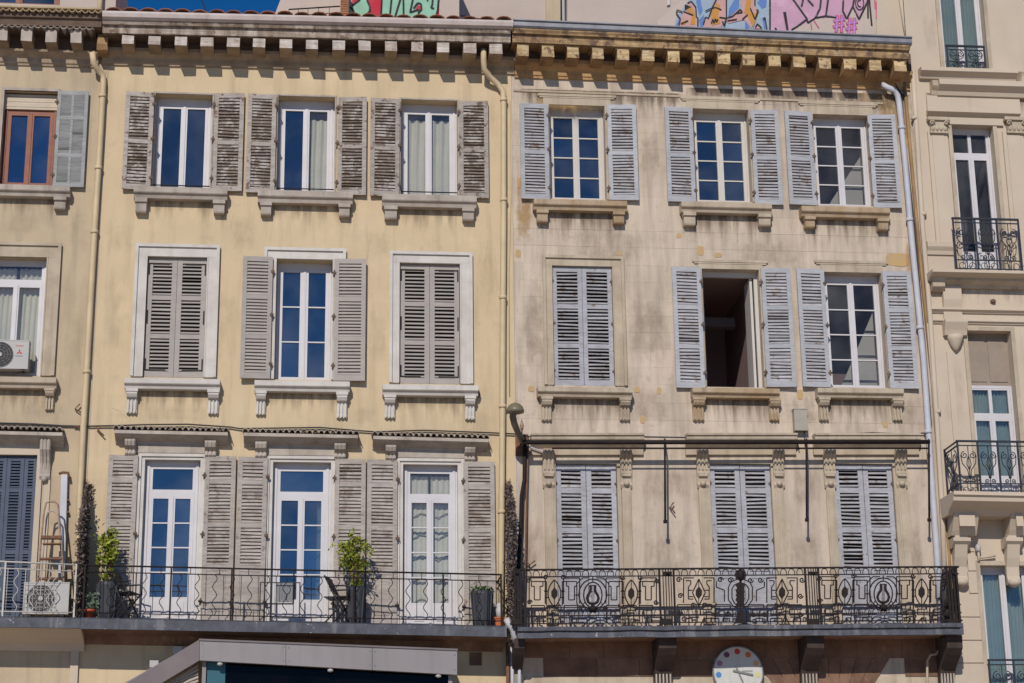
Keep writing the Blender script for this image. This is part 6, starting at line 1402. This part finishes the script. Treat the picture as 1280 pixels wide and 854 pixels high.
# small grey box, floodlights, hooks, cables
x0, x1, z0, z1 = rect(993, 1009.5, 512, 538, .14); o = empty("junction_box", ((x0 + x1) / 2, -.07, z0), "grey beige electrical box under the middle window sills of the stone house", "electrical box"); q = MB(); q.box(x0, x1, -.14, -.01, z0, z1); q.box(x0 - .008, x1 + .008, -.148, -.01, z1, z1 + .02); q.build("casing", mat("grey_beige_plastic", (0.36, 0.33, 0.27), None, 4, .6), o)
q = MB()
for xx in (x0 + .05, x1 - .05): q.tube([(xx, -.06, z0), (xx, -.06, z0 - .2), (xx + .03, -.05, z0 - .32)], .01, 6)
q.build("lead", BLACKP, o)
for (l, r, t, b_), lb in (((216, 228, 808, 818), "small white floodlight above the veranda slope"), ((187, 198, 825, 834), "small white floodlight lower left of the other on the wall")):
    x0, x1, z0, z1 = rect(l, r, t, b_, .2); o = empty("floodlight", ((x0 + x1) / 2, -.1, z0), lb, "floodlight", "floodlights over the veranda"); q = MB(); q.box(x0, x1, -.2, -.12, z0, z1); q.build("housing", ACW, o); q = MB(); q.box((x0 + x1) / 2 - .02, (x0 + x1) / 2 + .02, -.12, 0, z0 + .03, z1 - .03); q.build("arm", GREYP, o)
for pts, lb in ((((100, 505), (94, 511), (103, 517)), "bent iron hook on the yellow wall left of the cream downpipe"), (((842, 628), (838, 634), (844, 642)), "rusty bent hook on bare plaster between two closed stone-house doors"), (((652, 698), (662, 706), (669, 701)), "rusty V-shaped hook above the left end of the ornate railing"),
                (((120, 534), (125, 540), (130, 545)), "short bent iron hook right of the cream downpipe"), (((102, 538), (97, 533), (92, 533)), "short iron hook on the cable left of the cream downpipe"), (((598, 488), (600, 494), (597, 497)), "small rusty shutter stop beside the right yellow-house sill")):
    q = MB(); q.tube([U(x, y, .07) for (x, y) in pts], .013, 5); p = U(*pts[1], .07); q.tube([p, p + Vector((0, .08, 0))], .012, 5); q.build("wall_hook", RUST, label=lb, cat="hook", group="iron hooks on the walls")


def cable(pts, r, label, d=.04, m=BLACKP): q = MB(); q.tube([U(*p[:2], p[2] if len(p) > 2 else d) for p in pts], r, 5); q.build("wall_cable", m, label=label, cat="cable", group="cables along the walls")


cable([(-5, 529), (40, 530), (80, 532.5), (110, 533), (138, 532.5)], .014, "black cable on the greyed wall left of the first tiled door cornice")
cable([(138, 532.5), (180, 531, .05), (235, 530.5, .05), (288, 534), (300, 536), (330, 535.5), (400, 534.5), (448, 538.5), (470, 540), (530, 538), (610, 541), (650, 543)], .013, "black cable looping above the three tiled door cornices of the yellow house")
cable([(650, 543), (690, 553, .1), (740, 549, .1), (800, 546, .1), (860, 547, .1), (930, 551, .1), (990, 545, .1)], .011, "black cable sagging above the awning frame of the stone house")
cable([(653, 556, .1), (668, 561, .1), (680, 565, .1), (690, 566, .1)], .015, "pale stub of conduit right of the wall lamp plate", m=PIPEW)
# grey drain elbow hanging between the two balconies
q = MB(); q.tube([U(633, 774, .6), U(636, 780, .62), U(641, 786, .62), U(643, 796, .6), U(645, 803, .5)], .055, 10); q.build("drain_elbow", PIPEW, label="pale grey bent drain pipe between the two balcony slabs", cat="pipe")
for px, mm, lb in ((634.5, RUST, "rusty pipe under the joint of the two balconies"), (640, PIPEW, "pale streaked pipe under the drain elbow"), (649, PIPEW, "pale pipe beside the leftmost dark balcony bracket")): q = MB(); q.tube([U(px, 803, .18), U(px + .3, 850, .18), (U(px, 850, .18).x, -.18, .13)], .03, 8); q.build("ground_pipe", mm, label=lb, cat="pipe")
q = MB(); q.tube([U(1175, 795, .1), U(1174, 812, .1), U(1170, 818, .12), U(1163, 819, .12), U(1159, 826, .12), U(1159, 845, .12), U(1160, 870, .12)], .022, 8); q.build("bent_conduit", SURR, label="bent stone-coloured conduit under the right end of the ornate balcony", cat="pipe")
# clock sign
c = U(922.5, 840, .15); rr = .415
o = empty("clock_sign", c, "round white clock sign with coloured dots under the ornate balcony", "clock")
q = MB(); n = 40; q.poly([(c.x + rr * math.cos(2 * math.pi * k / n), c.z + rr * math.sin(2 * math.pi * k / n)) for k in range(n)], -.16, -.06); q.build("face", CLOCKF, o)
q = MB(); q.tube([(c.x + rr * math.cos(2 * math.pi * k / n), -.16, c.z + rr * math.sin(2 * math.pi * k / n)) for k in range(n)], .012, 6, closed=True); q.build("rim", ZINC, o)
q = MB(); q.box(c.x - .03, c.x + .03, -.06, 0, c.z - .03, c.z + .03); q.build("wall_arm", IRON, o)
for k, mm in enumerate(DOTS):
    a_ = R(90 - k * 360 / 11); q = MB(); q.poly([(c.x + rr * .80 * math.cos(a_) + .047 * math.cos(2 * math.pi * j / 14), c.z + rr * .80 * math.sin(a_) + .047 * math.sin(2 * math.pi * j / 14)) for j in range(14)], -.166, -.16); q.build("dot", mm, o)
for ln, a_, wd_, nm in ((.25, -12, .03, "hour_hand"), (.32, -68, .024, "minute_hand")): u_ = (math.cos(R(a_)), math.sin(R(a_))); q = MB(); q.bar((c.x - u_[0] * .09, c.z - u_[1] * .09), (c.x + u_[0] * ln, c.z + u_[1] * ln), wd_, -.177 - .006 * (nm == "hour_hand"), -.171 - .006 * (nm == "hour_hand")); q.build(nm, GREYP, o)
q = MB()
for k in range(8): q.box(c.x + .07 + .022 * k, c.x + .085 + .022 * k, -.163, -.16, c.z + .0, c.z + .022 + .006 * (k % 3 == 1))
q.build("lettering", GREYP, o)
# knob lamp on the cream house
b = U(1223, 690, .15); o = empty("porch_light", b, "small white porch light on the cream house under its balcony", "lamp"); q = MB(); q.lathe(b, [(.03, 0), (.05, .03), (.05, .09), (.025, .13)], 10); q.build("lamp_body", ACW, o); q = MB(); q.tube([b, b + Vector((0, 0, -.12)), b + Vector((0, .15, -.2))], .02, 6); q.tube([b + Vector((0, .02, -.1)), b + Vector((.3, .02, -.06))], .02, 6); q.build("bracket", CREAM, o)

# veranda of the shop at the foot of the yellow house
DV = 1.25
V = lambda pts, d=DV: [(lambda p: (p.x, p.z))(U(x, y, d)) for (x, y) in pts]
zbase = .13
o = empty("shop_veranda", (U(400, 900, DV).x, -DV, .13), "taupe metal shop veranda with sloping left end and dark glass", "veranda")
for ta, tb in ((0, .335), (.335, .67), (.67, 1)):
    xa_, xb_ = 249.4 + 322.2 * ta + .25, 249.4 + 322.2 * tb - .25; q = MB(); q.poly(V([(xa_, 825.5 + 18 * ta), (xb_, 825.5 + 18 * tb), (xb_, 799.5 + 12.5 * tb), (xa_, 799.5 + 12.5 * ta)]), -DV, -DV + .12); fp = q.build("fascia_panel", CANOPY, o)
    for fx in (xa_ + 3, xb_ - 3):
        for fy in (.2, .8): t_ = (fx - 249.4) / 322.2; c_ = V([(fx, 799.5 + 12.5 * t_ + (26 + 5.5 * t_) * fy)])[0]; e = MB(); e.poly([(c_[0] + .014 * math.cos(j * math.pi / 3), c_[1] + .014 * math.sin(j * math.pi / 3)) for j in range(6)], -DV - .008, -DV); e.build("screw", ZINC, fp)
q = MB(); q.poly(V([(248.8, 798.6), (572.2, 811.2), (572.2, 813.4), (248.8, 800.8)]), -DV - .02, -DV + .1); q.build("top_flashing", CANOPYB, o)
q = MB(); q.poly(V([(249, 801), (571, 813.5), (571, 816), (249, 804)]), -DV + .12, 0); q.build("roof_sheet", CANOPY, o)
q = MB(); q.poly(V([(110, 908), (60, 908), (162, 852), (249.2, 799.5), (249.2, 825.5), (200, 855)]), -DV + .002, -DV + .12); q.build("sloping_trim", CANOPYB, o)
q = MB(); q.poly(V([(60, 906), (248, 800), (248, 803), (66, 906)]), -DV + .12, 0); q.build("sloping_roof_sheet", CANOPY, o)
xg0, xg1 = V([(252, 840)])[0][0], V([(566, 840)])[0][0]; zt0, zt1 = V([(252, 826)])[0][1], V([(566, 843)])[0][1]
q = MB(); q.poly([(xg0, zbase), (xg1, zbase), (xg1, zt1 + .05), (xg0, zt0 + .03)], -DV + .20, -DV + .21); q.build("pane", glass("dark_shop_glass", .012, (.6, .65, .7), (.12, .14, .16), dust=.1), o)
q = MB(); q.box(xg0, xg0 + .06, -DV + .13, -DV + .2, zbase, zt0 + .05); q.box(xg1 - .06, xg1, -DV + .13, -DV + .2, zbase, zt1 + .05); q.build("post", CANOPY, o)
xa = V([(281, 840)])[0][0]; q = MB(); q.poly([(xg0 + .07, zbase), (xa, zbase), (xa, zt0 + .0), (xg0 + .07, zt0 + .03)], -DV + .185, -DV + .198); q.build("teal_panel", mat("teal_film", (0.04, 0.12, 0.15), None, 3, .3, bump=0), o)
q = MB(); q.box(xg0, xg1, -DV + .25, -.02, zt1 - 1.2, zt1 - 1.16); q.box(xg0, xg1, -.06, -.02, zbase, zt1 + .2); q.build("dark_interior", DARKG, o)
for k in range(9):
    pts = V([(244 - k * 4, 831 + 5 * k), (200 - k * 6, 858 + 5 * k - k), (200 - k * 6, 861 + 4 * k), (244 - k * 4, 834 + 5 * k)]); pts = V([(247, 829 + 4.6 * k), (247 - (44 + 7.3 * k) * .93, 829 + 4.6 * k + 24), (247 - (44 + 7.3 * k) * .93, 831.5 + 4.6 * k + 24), (247, 832 + 4.6 * k)])
    q = MB(); q.poly(pts, -DV + .2, -DV + .24); q.build("louvre", GREYST, o)
for px, py in ((275, 830), (413, 838), (548, 845)):
    p = U(px, py, DV - .05); q = MB(); q.lathe((p.x, p.y, p.z - .03), [(.015, 0), (.045, .015), (.045, .04), (.02, .06)], 10); q.build("spot_lamp", ACW, o)
